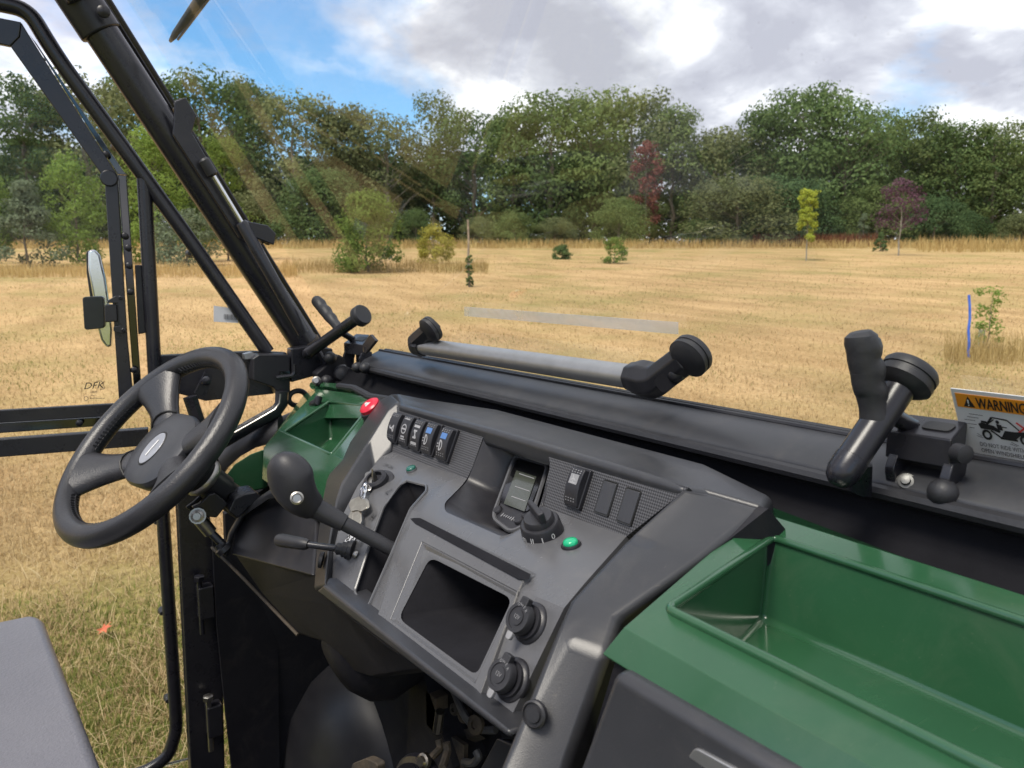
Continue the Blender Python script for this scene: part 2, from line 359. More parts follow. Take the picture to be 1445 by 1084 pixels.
# main rank: column, skyline row
main = [(-330, 120, 'oak', 'oak'), (-220, 110, 'tall', 'ash'), (-120, 105, 'oak', 'oak'), (-40, 92, 'oak', 'oak'), (55, 108, 'tall', 'oak'), (140, 104, 'oak', 'birch'), (225, 108, 'oak', 'oak'), (300, 104, 'oak', 'oak'),
        (365, 114, 'tall', 'birch'), (425, 135, 'oak', 'birch'), (490, 145, 'tall', 'birch'), (545, 158, 'oak', 'birch'), (612, 128, 'birch', 'ash'), (668, 158, 'oak', 'oak'), (725, 150, 'tall', 'ash'),
        (775, 132, 'oak', 'oak'), (835, 128, 'oak', 'ash'), (893, 133, 'oak', 'birch'), (945, 152, 'tall', 'ash'), (1010, 182, 'oak', 'birch'), (1072, 150, 'tall', 'oak'), (1125, 122, 'oak', 'oak'),
        (1180, 140, 'oak', 'oak'), (1222, 156, 'tall', 'ash'), (1270, 160, 'oak', 'ash'), (1330, 174, 'oak', 'oak'), (1390, 172, 'tall', 'ash'), (1440, 162, 'oak', 'birch'), (1520, 165, 'oak', 'oak'), (1600, 160, 'tall', 'ash'), (1700, 150, 'oak', 'oak'), (1810, 160, 'oak', 'ash')]
LB = {'oak': 'broad dark green oak on the woodland edge', 'ash': 'mid green broadleaf tree on the woodland edge', 'birch': 'pale olive green tree on the woodland edge'}
special = {893: 'olive crowned tree directly behind the slim red-brown tree', 668: 'dark oak behind the weathered wooden stake', 1270: 'mid green tree directly behind the purple-leaved young tree', 545: 'olive crowned tree behind the large light green bush', 225: 'dark oak behind the tall light green young tree', 775: 'dark oak behind the small round dark shrub', 1440: 'olive crowned tree beyond the straw and flower bank', 835: 'mid green tree behind the small lime green shrub', 612: 'thin airy birch rising against the cloud gap, sky showing through its crown', 1125: 'tallest domed oak of the wood, standing behind the yellow sapling', 1010: 'lowest tree of the skyline, olive crown in the dip beside the domed oak'}
for px, ty, k, mm in main:
    s = rs.uniform(64, 69) if px > 180 else rs.uniform(56, 62)
    forest(k, px, s, ty, mm, special.get(px, LB[mm]), None if px in special else 'main rank, '+mm, bark='palebark' if k == 'birch' or mm == 'birch' else 'bark', wide=0.95)
# understorey along the field edge
for i, px in enumerate(range(-360, 1860, 64)):
    if 880 < px < 935: continue
    mm = rs.choice(['oak', 'ash', 'oak', 'dark', 'birch'])
    forest('under', px+rs.uniform(-18, 18), rs.uniform(57, 61), rs.uniform(240, 312), mm, 'bushy undergrowth tree with foliage to the ground at the field edge', 'undergrowth along the wood', wide=rs.uniform(1.0, 1.5) , name='undergrowth_tree')
# red-brown climbing tree
pr = tree_proto(31, 'tall', 7, 1.3, 0.08, 60, 3000, 0.10, 0.1, 0.05)
P = field(908, 60.5); plant('russet_tree', pr, P, 1.05, 0.4, M['bark'], M['russet'], 'slim red-brown leaved tree against the green wood', 'tree', zs=1.12)
# trees standing in the field
def spot(px, py): return field_row(px, py)
def sized(px, py, topy):
    P = spot(px, py); s = P.dot(HEAD); return P, (py-topy)/F*s
P, h = sized(518, 384, 280); pr = tree_proto(41, 'bush', h, h*0.44, 0.05, 60, 7000, 0.06, 0.1, 0.02, 1.2); plant('hawthorn_bush', pr, P, 1, 0, M['bark'], M['young'], 'large light green bush on the field with yellow tinge on one side', 'bush')
P, h = sized(612, 372, 322); pr = tree_proto(42, 'bush', h, h*0.50, 0.04, 50, 3500, 0.05, 0.1, 0.0); plant('golden_bush', pr, P, 1, 0, M['bark'], M['gold'], 'small golden-tipped bush beside the large light green bush', 'bush')
P, h = sized(866, 372, 338); pr = tree_proto(43, 'bush', h, h*0.5, 0.02, 40, 1500, 0.05, 0.05, 0.0); plant('small_shrub', pr, P, 1, 0, M['bark'], M['young'], 'small lime green shrub in the straw strip before the wood', 'bush')
P, h = sized(793, 366, 347); pr = tree_proto(44, 'bush', h, h*0.62, 0.02, 44, 1500, 0.05, 0.05, 0.0); plant('small_shrub', pr, P, 1, 0, M['bark'], M['oak'], 'small round dark shrub in the straw strip before the wood', 'bush')
P, h = sized(1137, 368, 272); pr = tree_proto(45, 'col', h, h*0.15, 0.035, 70, 3200, 0.055, 0.02, 0.30); plant('yellow_sapling', pr, P, 1, 0, M['palebark'], M['yellow'], 'slender sapling with bright yellow leaves on a pale stem', 'tree')
P, h = sized(1267, 361, 262); pr = tree_proto(46, 'tall', h, h*0.36, 0.045, 46, 1700, 0.07, 0.1, 0.40); plant('purple_sapling', pr, P, 1, 1.9, M['palebark'], M['purple'], 'young purple-leaved tree on a bare pale stem', 'tree')
P, h = sized(1217, 347, 304); pr = tree_proto(47, 'cone', h, h*0.36, 0.04, 34, 2400, 0.06, 0.02, 0.05); plant('young_pine', pr, P, 1, 0, M['bark'], M['bluegreen'], 'small blue-green pine between the yellow and the purple sapling', 'tree')
P, h = sized(1242, 355, 330); pr = tree_proto(48, 'cone', h, h*0.45, 0.03, 46, 2200, 0.05, 0.02, 0.0); plant('small_conifer', pr, P, 1, 0, M['bark'], M['oak'], 'small dark green conifer beside the purple sapling', 'tree')
P, h = sized(1392, 492, 408); pr = tree_proto(49, 'col', h, h*0.26, 0.012, 44, 900, 0.02, 0.02, 0.10); plant('tube_sapling', pr, P, 1, 0, M['bark'], M['young'], 'thin light green sapling beside the blue stake', 'tree')
# young trees on the left, seen through the door and windscreen
P, h = sized(112, 375, 232); pr = tree_proto(50, 'bush', h, h*0.30, 0.05, 60, 6500, 0.06, 0.1, 0.02, 1.3); plant('young_birch', pr, P, 1, 0, M['bark'], M['young'], 'bright green young tree next to the door mirror', 'tree')
P, h = sized(222, 372, 200); pr = tree_proto(51, 'bush', h, h*0.27, 0.05, 70, 7500, 0.06, 0.1, 0.02, 1.3); plant('young_birch', pr, P, 1, 1, M['bark'], M['young'], 'tall light green young tree behind the slanted door tube', 'tree')
P, h = sized(322, 368, 205); pr = tree_proto(52, 'bush', h, h*0.25, 0.05, 60, 6500, 0.06, 0.1, 0.02, 1.3); plant('young_birch', pr, P, 1, 2, M['bark'], M['young'], 'light green young tree behind the gas strut of the windscreen', 'tree')
P, h = sized(40, 378, 262); pr = tree_proto(53, 'cone', h, h*0.48, 0.05, 60, 6000, 0.06, 0.02, 0.03); plant('young_pine', pr, P, 1, 0, M['bark'], M['bluegreen'], 'grey-green young pine beside the bright green young tree', 'tree')
P, h = sized(-20, 378, 240); pr = tree_proto(54, 'bush', h, h*0.30, 0.05, 50, 5000, 0.06, 0.1, 0.02, 1.3); plant('young_birch', pr, P, 1, 3, M['bark'], M['young'], 'light green young tree on the far side of the grey-green pine', 'tree')
P, h = sized(265, 376, 300); pr = tree_proto(55, 'bush', h, h*0.55, 0.04, 40, 4000, 0.06, 0.1, 0.02); plant('small_shrub', pr, P, 1, 3, M['bark'], M['bluegreen'], 'low grey-green shrub between the two tall young trees', 'bush')

# tall straw along the wood and round the bushes
def strip(n, px0, px1, s0, s1, h0, h1, m, label, name='tall_grass', w=0.02):
    px = rng.uniform(px0, px1, n); s = rng.uniform(s0, s1, n)
    pts = np.array([tuple(field(a, b)) for a, b in zip(px, s)])
    return blades(name, pts, rng.uniform(h0, h1, n), np.full(n, w), rng.uniform(0.05, 0.5, n), M[m], label, 'grass')
strip(14000, -300, 1800, 50, 56.5, 0.25, 0.8, 'straw_tall', 'tall pale straw strip between the mown field and the wood', w=0.03)
strip(3000, 1060, 1240, 55, 57, 0.4, 1.2, 'reddock', 'red-brown dock stems at the foot of the wood', 'dock_stems', 0.04)
strip(7000, -300, 420, 24, 28, 0.15, 0.5, 'straw_tall', 'tall straw under the young trees seen through the door', w=0.015)
strip(2200, 400, 690, 26, 31, 0.12, 0.5, 'straw_tall', 'tall straw round the large light green bush', w=0.015)
strip(700, 1340, 1470, 9.2, 10.4, 0.10, 0.45, 'straw_tall', 'straw tuft round the blue stake', w=0.006)
strip(2500, 1290, 1800, 44, 52, 0.4, 1.2, 'straw_tall', 'straw and pale flower bank beyond the purple sapling', w=0.03)
# stakes
def stake(name, a, b, r0, r1, m, label, n=6, wob=0.01):
    V = []; Fc = []; limb(V, Fc, a, b, r0, r1, n, wob, random.Random(5), 6); Fc.append(tuple(range(len(V)-n, len(V))))
    return tag(link(name, raw(name, V, Fc), m), label, 'stake')
M['deadwood'] = mat('weathered_wood', (0.38, 0.30, 0.22), 0.9, bump=(40, 0.5, 0.01), var=(9, (0.2, 0.16, 0.12), 0))
M['bluepaint'] = mat('blue_plastic', (0.03, 0.10, 0.55), 0.5, var=(20, (0.06, 0.18, 0.65), 0))
P = spot(663, 405); s = P.dot(HEAD)
stake('wooden_stake', P-Vector((0, 0, .1)), P+Vector((0, 0, 92/F*s))+RH*-0.04, 0.04, 0.028, M['deadwood'], 'weathered wooden stake standing alone in the field')
pr = tree_proto(56, 'col', 0.85, 0.13, 0.012, 40, 900, 0.028, 0.02, 0.0); plant('stake_sapling', pr, P+HEAD*-0.1, 1, 0, M['bark'], M['oak'], 'small green sapling tied to the weathered wooden stake', 'tree')
P = spot(1369, 505); s = P.dot(HEAD)
stake('blue_stake', P-Vector((0, 0, .1)), P+Vector((0, 0, 88/F*s))+RH*-0.085, 0.018, 0.016, M['bluepaint'], 'thin bright blue marker stake in the dry grass', 5, 0.008)
P = spot(1384, 488); s = P.dot(HEAD)
stake('tree_guard', P-Vector((0, 0, .05)), P+Vector((0, 0, 22/F*s)), 0.045, 0.045, mat('guard_plastic', (0.25, 0.28, 0.22), 0.6, var=(12, (0.33, 0.36, 0.3), 0)), 'grey-green plastic tree guard at the foot of the thin sapling', 8, 0)
# fallen leaf
P = spot(148, 905); lv = [(0, -.03), (.014, -.012), (.034, -.014), (.02, .004), (.03, .022), (.008, .016), (0, .04), (-.008, .016), (-.03, .022), (-.02, .004), (-.034, -.014), (-.014, -.012)]
V = [(x, y, 0.012*math.sin(x*60)+0.02*abs(x)*10*abs(x)) for x, y in lv]+[(0, 0, 0.006)]; Fc = [(i, (i+1) % 12, 12) for i in range(12)]
o = link('fallen_leaf', raw('leaf', V, Fc), mat('red_leaf', (0.45, 0.075, 0.04), 0.6, var=(60, (0.55, 0.16, 0.06), 0)))
o.location = P+Vector((0, 0, 0.045)); o.rotation_euler = (0.5, 0.2, 0.6); tag(o, 'small red fallen leaf lying on the grass beyond the seat', 'leaf')

# ================================================================== utility vehicle: materials and helpers
M['grain'] = mat('grained_black_plastic', (0.028, 0.029, 0.033), 0.35, spec=0.5, dust=0.06, bump=(1300, 0.16, 0.0006), var=(14, (0.034, 0.035, 0.040), 0.05))
M['satin'] = mat('satin_grey_plastic', (0.085, 0.086, 0.092), 0.27, dust=0.07, bump=(1400, 0.10, 0.0006), var=(9, (0.090, 0.091, 0.097), 0.03))
M['black'] = mat('black_plastic', (0.017, 0.017, 0.021), 0.36, dust=0.035, spec=0.4, bump=(700, 0.15, 0.0006), var=(20, (0.024, 0.024, 0.028), 0.06))
M['deep'] = mat('dark_moulding', (0.009, 0.009, 0.013), 0.6, spec=0.25, dust=0.05, bump=(300, 0.2, 0.001), var=(9, (0.015, 0.015, 0.019), 0.08))
M['powder'] = mat('black_powder_coat', (0.013, 0.013, 0.018), 0.28, dust=0.035, bump=(1200, 0.12, 0.0004), var=(18, (0.019, 0.019, 0.024), 0.06))
M['rubber'] = mat('black_rubber', (0.017, 0.017, 0.020), 0.5, bump=(500, 0.25, 0.0006), var=(30, (0.024, 0.024, 0.028), 0.06))
M['leather'] = mat('black_leather', (0.020, 0.020, 0.023), 0.35, dust=0.03, bump=(420, 0.5, 0.0009), var=(12, (0.028, 0.028, 0.032), 0.06))
M['seat'] = mat('charcoal_vinyl', (0.16, 0.16, 0.185), 0.38, bump=(260, 0.7, 0.0012), var=(7, (0.18, 0.18, 0.205), 0.06))
M['green'] = mat('green_moulded_plastic', (0.019, 0.072, 0.032), 0.17, dust=0.05, bump=(90, 0.03, 0.001), var=(10, (0.023, 0.083, 0.038), 0.05), coat=0.3)
M['chrome'] = mat('chrome', (0.75, 0.75, 0.76), 0.14, 1.0, bump=(60, 0.05, 0.001))
M['steel'] = mat('zinc_steel', (0.36, 0.35, 0.33), 0.38, 1.0, bump=(200, 0.2, 0.0005), var=(60, (0.38, 0.36, 0.33), 0.08))
M['alu'] = mat('satin_aluminium', (0.44, 0.44, 0.44), 0.42, 0.85, bump=(900, 0.08, 0.0003), var=(50, (0.38, 0.38, 0.38), 0.05))
M['red'] = mat('red_plastic', (0.55, 0.012, 0.03), 0.28, bump=(60, 0.03, 0.001), var=(60, (0.62, 0.02, 0.05), 0))
M['greenlens'] = mat('green_lens', (0.0, 0.30, 0.13), 0.2, bump=(80, 0.03, 0.001), var=(90, (0.01, 0.40, 0.19), 0), coat=0.5)
M['darkgreenlens'] = mat('dark_green_lens', (0.004, 0.085, 0.06), 0.25, bump=(80, 0.03, 0.001), var=(90, (0.01, 0.11, 0.08), 0), coat=0.5)
M['white'] = mat('white_print', (0.75, 0.75, 0.74), 0.5, var=(80, (0.68, 0.68, 0.67), 0))
M['greyprint'] = mat('grey_print', (0.24, 0.24, 0.25), 0.5, var=(80, (0.20, 0.20, 0.21), 0))
M['blueprint'] = mat('blue_print', (0.06, 0.15, 0.36), 0.4, var=(80, (0.09, 0.19, 0.42), 0))
M['icon'] = mat('icon_print', (0.34, 0.34, 0.35), 0.5, var=(80, (0.28, 0.28, 0.29), 0))
M['orange'] = mat('orange_print', (0.80, 0.30, 0.02), 0.45, var=(70, (0.76, 0.27, 0.02), 0))
M['ink'] = mat('black_ink', (0.012, 0.012, 0.012), 0.5, var=(70, (0.02, 0.02, 0.02), 0))
M['redink'] = mat('red_ink', (0.72, 0.03, 0.03), 0.5, var=(70, (0.66, 0.04, 0.03), 0))
M['paper'] = mat('white_sticker', (0.70, 0.70, 0.71), 0.4, var=(30, (0.64, 0.64, 0.65), 0))
M['lcd'] = mat('lcd_screen', (0.050, 0.056, 0.045), 0.12, bump=(40, 0.02, 0.001), var=(30, (0.06, 0.066, 0.055), 0), coat=1.0)
M['gloss'] = mat('gloss_black', (0.006, 0.006, 0.007), 0.08, bump=(24, 0.05, 0.002), var=(30, (0.009, 0.009, 0.010), 0), coat=1.0)
M['silver'] = mat('silver_badge', (0.42, 0.43, 0.46), 0.3, 0.6, bump=(200, 0.05, 0.0004), var=(30, (0.36, 0.37, 0.40), 0.05))
M['brass'] = mat('worn_key_metal', (0.52, 0.48, 0.40), 0.32, 1.0, bump=(300, 0.25, 0.0006), var=(90, (0.36, 0.32, 0.26), 0.1))
M['dirt'] = mat('dusty_steel', (0.085, 0.065, 0.045), 0.8, bump=(150, 0.5, 0.002), var=(40, (0.03, 0.028, 0.026), 0))
M['wire'] = mat('grey_cable', (0.06, 0.06, 0.065), 0.5, bump=(300, 0.1, 0.0005), var=(60, (0.09, 0.09, 0.09), 0))
def weave_mat():
    m = mat('woven_texture_panel', (0.030, 0.030, 0.033), 0.45); t = m.node_tree; b = t.nodes['Principled BSDF']
    tcn = t.nodes.new('ShaderNodeTexCoord'); mp = t.nodes.new('ShaderNodeMapping'); mp.inputs['Rotation'].default_value = (0, 0.785, 0)
    t.links.new(tcn.outputs['Object'], mp.inputs[0])
    ch = t.nodes.new('ShaderNodeTexChecker'); ch.inputs['Scale'].default_value = 620
    sx = t.nodes.new('ShaderNodeSeparateXYZ'); cx_ = t.nodes.new('ShaderNodeCombineXYZ'); t.links.new(mp.outputs[0], sx.inputs[0])
    t.links.new(sx.outputs[0], cx_.inputs[0]); t.links.new(sx.outputs[2], cx_.inputs[1]); cx_.inputs[2].default_value = 0.001
    t.links.new(cx_.outputs[0], ch.inputs[0])
    ch.inputs['Color1'].default_value = (0.015, 0.015, 0.017, 1); ch.inputs['Color2'].default_value = (0.085, 0.085, 0.092, 1)
    t.links.new(ch.outputs[0], b.inputs['Base Color'])
    bp = t.nodes.new('ShaderNodeBump'); bp.inputs['Strength'].default_value = 0.5; bp.inputs['Distance'].default_value = 0.0008
    t.links.new(ch.outputs['Fac'], bp.inputs['Height']); t.links.new(bp.outputs[0], b.inputs['Normal'])
    return m
M['weave'] = weave_mat()
def palestrip_mat():
    m = bpy.data.materials.new('pale_strip'); m.use_nodes = True; t = m.node_tree; t.nodes.clear()
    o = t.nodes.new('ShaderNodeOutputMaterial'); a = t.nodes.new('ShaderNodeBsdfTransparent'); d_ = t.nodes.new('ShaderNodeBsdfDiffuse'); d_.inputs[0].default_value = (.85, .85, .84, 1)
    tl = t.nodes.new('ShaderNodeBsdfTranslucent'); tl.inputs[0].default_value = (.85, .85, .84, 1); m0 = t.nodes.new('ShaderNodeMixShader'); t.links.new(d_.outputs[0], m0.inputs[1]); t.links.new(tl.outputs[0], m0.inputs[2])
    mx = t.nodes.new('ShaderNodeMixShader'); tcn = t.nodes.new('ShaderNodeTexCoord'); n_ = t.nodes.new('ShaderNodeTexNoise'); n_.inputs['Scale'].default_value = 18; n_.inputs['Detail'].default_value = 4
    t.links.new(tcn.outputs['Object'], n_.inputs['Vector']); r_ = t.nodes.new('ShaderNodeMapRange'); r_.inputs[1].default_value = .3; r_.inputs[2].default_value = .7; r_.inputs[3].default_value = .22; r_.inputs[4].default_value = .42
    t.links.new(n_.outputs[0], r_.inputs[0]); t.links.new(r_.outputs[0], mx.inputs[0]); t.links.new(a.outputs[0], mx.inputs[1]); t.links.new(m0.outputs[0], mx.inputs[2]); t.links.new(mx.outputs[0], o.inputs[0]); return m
M['palestrip'] = palestrip_mat()
M['cloth'] = mat('matt_black_lining', (0.006, 0.006, 0.008), 0.9, spec=0.2, bump=(250, 0.3, 0.001), var=(12, (0.011, 0.011, 0.014), 0))
def glass_mat(name, tint=(0.94, 0.97, 0.95), dirt=0.03, refl=1.0, dscale=3.0):
    m = bpy.data.materials.new(name); m.use_nodes = True; t = m.node_tree; t.nodes.clear()
    o = t.nodes.new('ShaderNodeOutputMaterial'); tr = t.nodes.new('ShaderNodeBsdfTransparent'); tr.inputs[0].default_value = (*tint, 1)
    gl = t.nodes.new('ShaderNodeBsdfGlossy'); gl.inputs['Roughness'].default_value = 0.01
    fr = t.nodes.new('ShaderNodeFresnel'); fr.inputs[0].default_value = 1.45
    geo = t.nodes.new('ShaderNodeNewGeometry')
    ml = t.nodes.new('ShaderNodeMath'); ml.operation = 'MULTIPLY'; ml.inputs[1].default_value = refl; t.links.new(fr.outputs[0], ml.inputs[0])
    m1 = t.nodes.new('ShaderNodeMixShader'); t.links.new(ml.outputs[0], m1.inputs[0]); t.links.new(tr.outputs[0], m1.inputs[1]); t.links.new(gl.outputs[0], m1.inputs[2])
    df = t.nodes.new('ShaderNodeBsdfDiffuse'); df.inputs[0].default_value = (0.75, 0.74, 0.70, 1)
    tcn = t.nodes.new('ShaderNodeTexCoord')
    n1 = t.nodes.new('ShaderNodeTexNoise'); n1.inputs['Scale'].default_value = dscale; n1.inputs['Detail'].default_value = 5
    mp = t.nodes.new('ShaderNodeMapping'); mp.inputs['Rotation'].default_value = (0.3, 0.5, 0.2); mp.inputs['Scale'].default_value = (3.5, 1, 1)
    t.links.new(tcn.outputs['Object'], mp.inputs[0]); t.links.new(mp.outputs[0], n1.inputs['Vector'])
    v = t.nodes.new('ShaderNodeTexVoronoi'); v.inputs['Scale'].default_value = 95; t.links.new(tcn.outputs['Object'], v.inputs['Vector'])
    r1 = t.nodes.new('ShaderNodeMapRange'); r1.inputs[1].default_value = 0.45; r1.inputs[2].default_value = 0.8; r1.inputs[3].default_value = dirt*0.25; r1.inputs[4].default_value = dirt*1.6; t.links.new(n1.outputs[0], r1.inputs[0])
    r2 = t.nodes.new('ShaderNodeMapRange'); r2.inputs[1].default_value = 0.06; r2.inputs[2].default_value = 0.10; r2.inputs[3].default_value = dirt*5; r2.inputs[4].default_value = 0; t.links.new(v.outputs['Distance'], r2.inputs[0])
    a = t.nodes.new('ShaderNodeMath'); a.operation = 'ADD'; a.use_clamp = True; t.links.new(r1.outputs[0], a.inputs[0]); t.links.new(r2.outputs[0], a.inputs[1])
    m2 = t.nodes.new('ShaderNodeMixShader'); t.links.new(a.outputs[0], m2.inputs[0]); t.links.new(m1.outputs[0], m2.inputs[1]); t.links.new(df.outputs[0], m2.inputs[2])
    t.links.new(m2.outputs[0], o.inputs[0]); return m
M['glass'] = glass_mat('windscreen_glass', (0.97, 0.99, 0.98), 0.012, 0.11)
M['doorglass'] = glass_mat('door_glass', (0.97, 0.99, 0.98), 0.010, 0.16, 5)

VLOC = Vector((-0.75, -0.35, 0))
VEH = bpy.data.objects.new('utility_vehicle', None); COL.objects.link(VEH); VEH.location = VLOC; VEH.empty_display_size = 0.3
tag(VEH, 'green and black utility vehicle seen from inside its cab, driver door ajar', 'vehicle')
INV = Matrix.Translation(-VLOC)
def put(name, me, m, par=None, bevel=0, seg=2, smooth=True, label=None, angle=30):
    o = bpy.data.objects.new(name, me); COL.objects.link(o)
    for mm in (m if isinstance(m, (list, tuple)) else [m]): me.materials.append(M[mm] if isinstance(mm, str) else mm)
    if par is None or par is VEH: o.parent = VEH; o.matrix_parent_inverse = INV
    else: o.parent = par
    if smooth: me.polygons.foreach_set('use_smooth', [True]*len(me.polygons))
    if bevel:
        b = o.modifiers.new('bevel', 'BEVEL'); b.width = bevel; b.segments = seg; b.limit_method = 'ANGLE'; b.angle_limit = rad(angle); b.harden_normals = True
    elif smooth:
        me.set_sharp_from_angle(angle=rad(40))
    if label: o['label'] = label
    return o
class B:                                    # collects shapes for one mesh
    def __init__(s): s.v = []; s.f = []; s.mi = []; s.m = 0
    def add(s, v, f):
        b = len(s.v); s.v += [tuple(p) for p in v]; s.f += [tuple(i+b for i in q) for q in f]; s.mi += [s.m]*len(f); return s
    def box(s, c, ax, h):                   # centre, three axes, half sizes
        c = Vector(c); ax = [Vector(a).normalized() for a in ax]; v = []
        for i in (-1, 1):
            for j in (-1, 1):
                for k in (-1, 1): v.append(c+ax[0]*i*h[0]+ax[1]*j*h[1]+ax[2]*k*h[2])
        return s.add(v, [(0, 1, 3, 2), (4, 6, 7, 5), (0, 4, 5, 1), (2, 3, 7, 6), (0, 2, 6, 4), (1, 5, 7, 3)])
    def prism(s, pts, off, top=None):       # polygon extruded by a vector
        p = [Vector(q) for q in pts]; n = len(p); off = Vector(off); q = top or [a+off for a in p]
        return s.add(p+list(q), [tuple(range(n)), tuple(range(2*n-1, n-1, -1))]+[(i, i+n, (i+1) % n+n, (i+1) % n) for i in range(n)])
    def tube(s, path, r, n=12, closed=False, caps=True, flat=None):
        path = [Vector(p) for p in path]; m = len(path); rr = r if isinstance(r, (list, tuple)) else [r]*m
        base = len(s.v); pu = None; vv = []
        for i, p in enumerate(path):
            if closed: t = (path[(i+1) % m]-path[i-1]).normalized()
            else: t = (path[min(i+1, m-1)]-path[max(i-1, 0)]).normalized()
            if pu is None: u = t.orthogonal().normalized() if flat is None else (Vector(flat)-t*t.dot(Vector(flat))).normalized()
            else: u = (pu-t*t.dot(pu)).normalized()
            pu = u; w = t.cross(u)
            rx, ry = rr[i] if isinstance(rr[i], (list, tuple)) else (rr[i], rr[i])
            for k in range(n):
                a = 2*PI*k/n; vv.append(p+u*math.cos(a)*rx+w*math.sin(a)*ry)
        f = []
        for i in range(m if closed else m-1):
            for k in range(n):
                a = i*n+k; b = i*n+(k+1) % n; c = ((i+1) % m)*n; f.append((a, b, c+(k+1) % n, c+k))
        if caps and not closed: f += [tuple(range(n-1, -1, -1)), tuple(range((m-1)*n, m*n))]
        return s.add(vv, f)
    def lathe(s, o, d, prof, n=24):         # profile: (distance along d, radius)
        o = Vector(o); d = Vector(d).normalized(); u = d.orthogonal().normalized(); w = d.cross(u); v = []; f = []
        for z, r in prof:
            for k in range(n):
                a = 2*PI*k/n; v.append(o+d*z+(u*math.cos(a)+w*math.sin(a))*max(r, 1e-5))
        for i in range(len(prof)-1):
            for k in range(n): f.append((i*n+k, i*n+(k+1) % n, (i+1)*n+(k+1) % n, (i+1)*n+k))
        f += [tuple(range(n-1, -1, -1)), tuple(range((len(prof)-1)*n, len(prof)*n))]
        return s.add(v, f)
    def mesh(s, name='part', fix=True):
        me = raw(name, s.v, s.f, s.mi)
        if fix:
            bm = bmesh.new(); bm.from_mesh(me); bmesh.ops.recalc_face_normals(bm, faces=bm.faces); bm.to_mesh(me); bm.free()
        return me
def rounded(pts, r, n=6):                  # polyline with rounded corners
    pts = [Vector(p) for p in pts]; out = [pts[0]]
    for i in range(1, len(pts)-1):
        p, a, b = pts[i], pts[i-1], pts[i+1]; k = min(r, (a-p).length*0.45, (b-p).length*0.45)
        s0 = p+(a-p).normalized()*k; s1 = p+(b-p).normalized()*k
        for j in range(n+1):
            t = j/n; out.append(s0*(1-t)**2+p*2*t*(1-t)+s1*t*t)
    out.append(pts[-1]); return out
def rpoly(pts, r, n=4):                    # closed polygon with rounded corners
    pts = [Vector(p) for p in pts]; m = len(pts); out = []
    for i in range(m):
        p, a, b = pts[i], pts[i-1], pts[(i+1) % m]; k = min(r, (a-p).length*0.45, (b-p).length*0.45)
        s0 = p+(a-p).normalized()*k; s1 = p+(b-p).normalized()*k
        for j in range(n+1):
            t = j/n; out.append(s0*(1-t)**2+p*2*t*(1-t)+s1*t*t)
    return out
def sheet(rows, thick):                    # closed solid from rows of points, thickened by a vector
    nr, nc = len(rows), len(rows[0]); t = Vector(thick); b = B()
    v = [Vector(p) for r in rows for p in r]; k = len(v); v += [p+t for p in v]; f = []
    for i in range(nr-1):
        for j in range(nc-1):
            a = i*nc+j; q = (a, a+1, a+nc+1, a+nc); f.append(q); f.append(tuple(x+k for x in reversed(q)))
    for j in range(nc-1):
        f.append((j, j+k, j+1+k, j+1)); a = (nr-1)*nc+j; f.append((a, a+1, a+1+k, a+k))
    for i in range(nr-1):
        a = i*nc; f.append((a, a+nc, a+nc+k, a+k)); a = i*nc+nc-1; f.append((a, a+k, a+nc+k, a+nc))
    b.add(v, f); return b
def cut(o, cutters):                       # boolean difference, applied; cutters are removed again
    cs = []
    for me in cutters:
        c = bpy.data.objects.new('cutter', me); COL.objects.link(c); cs.append(c)
        md = o.modifiers.new('cut', 'BOOLEAN'); md.operation = 'DIFFERENCE'; md.object = c; md.solver = 'EXACT'
    bpy.context.view_layer.update()
    dg = bpy.context.evaluated_depsgraph_get(); me = bpy.data.meshes.new_from_object(o.evaluated_get(dg))
    o.modifiers.clear(); old = o.data; o.data = me
    for c in cs: bpy.data.objects.remove(c)
    bpy.data.meshes.remove(old)
def text_into(b, txt, origin, right, up, size, thick=0.0004, align='LEFT', shear=0.0, fit=None):
    cu = bpy.data.curves.new('t', 'FONT'); cu.body = txt; cu.size = 1; cu.align_x = align; cu.resolution_u = 2; cu.shear = shear
    o = bpy.data.objects.new('t', cu); COL.objects.link(o); bpy.context.view_layer.update()
    dg = bpy.context.evaluated_depsgraph_get(); me = bpy.data.meshes.new_from_object(o.evaluated_get(dg))
    bpy.data.objects.remove(o)
    xs_ = [v.co.x for v in me.vertices]; sx_ = size if fit is None else fit/(max(xs_)-min(xs_))
    r = Vector(right).normalized()*sx_; u = Vector(up).normalized()*size; n = r.cross(u).normalized()*thick; O = Vector(origin)+n
    b.add([O+r*v.co.x+u*v.co.y for v in me.vertices], [tuple(p.vertices) for p in me.polygons]); bpy.data.meshes.remove(me)

# ================================================================== roll cage, windscreen
XA = Vector((1, 0, 0)); YA = Vector((0, 1, 0)); ZA = Vector((0, 0, 1))
GP = Vector((0, 0.575, 1.318)); GD = Vector((0, -0.336, 0.547)).normalized(); GN = Vector((0, GD.z, -GD.y)).normalized()   # glass: point, slope, outward normal
if GN.y < 0: GN = -GN
def G(x, y, off=0.0): return VP(x, y, GP+GN*off, GN)
def GXT(X, t, off=0.0): return Vector((X, GP.y, GP.z))+GD*t+GN*off
a0 = VX(431, 486, -1.5); a1 = VX(122, 14, -1.5)
dirp = (a1-a0).normalized()
b = B(); b.tube([a0-dirp*0.03, a0.lerp(a1, .5), a1+dirp*0.12], 0.0285, 20); pil = put('roll_cage_pillar', b.mesh(), 'powder')
b = B(); b.tube([a0+Vector((1.71, 0, 0))-dirp*0.03, a1+Vector((1.71, 0, 0))+dirp*0.12], 0.0285, 16); put('roll_cage_pillar', b.mesh(), 'powder')
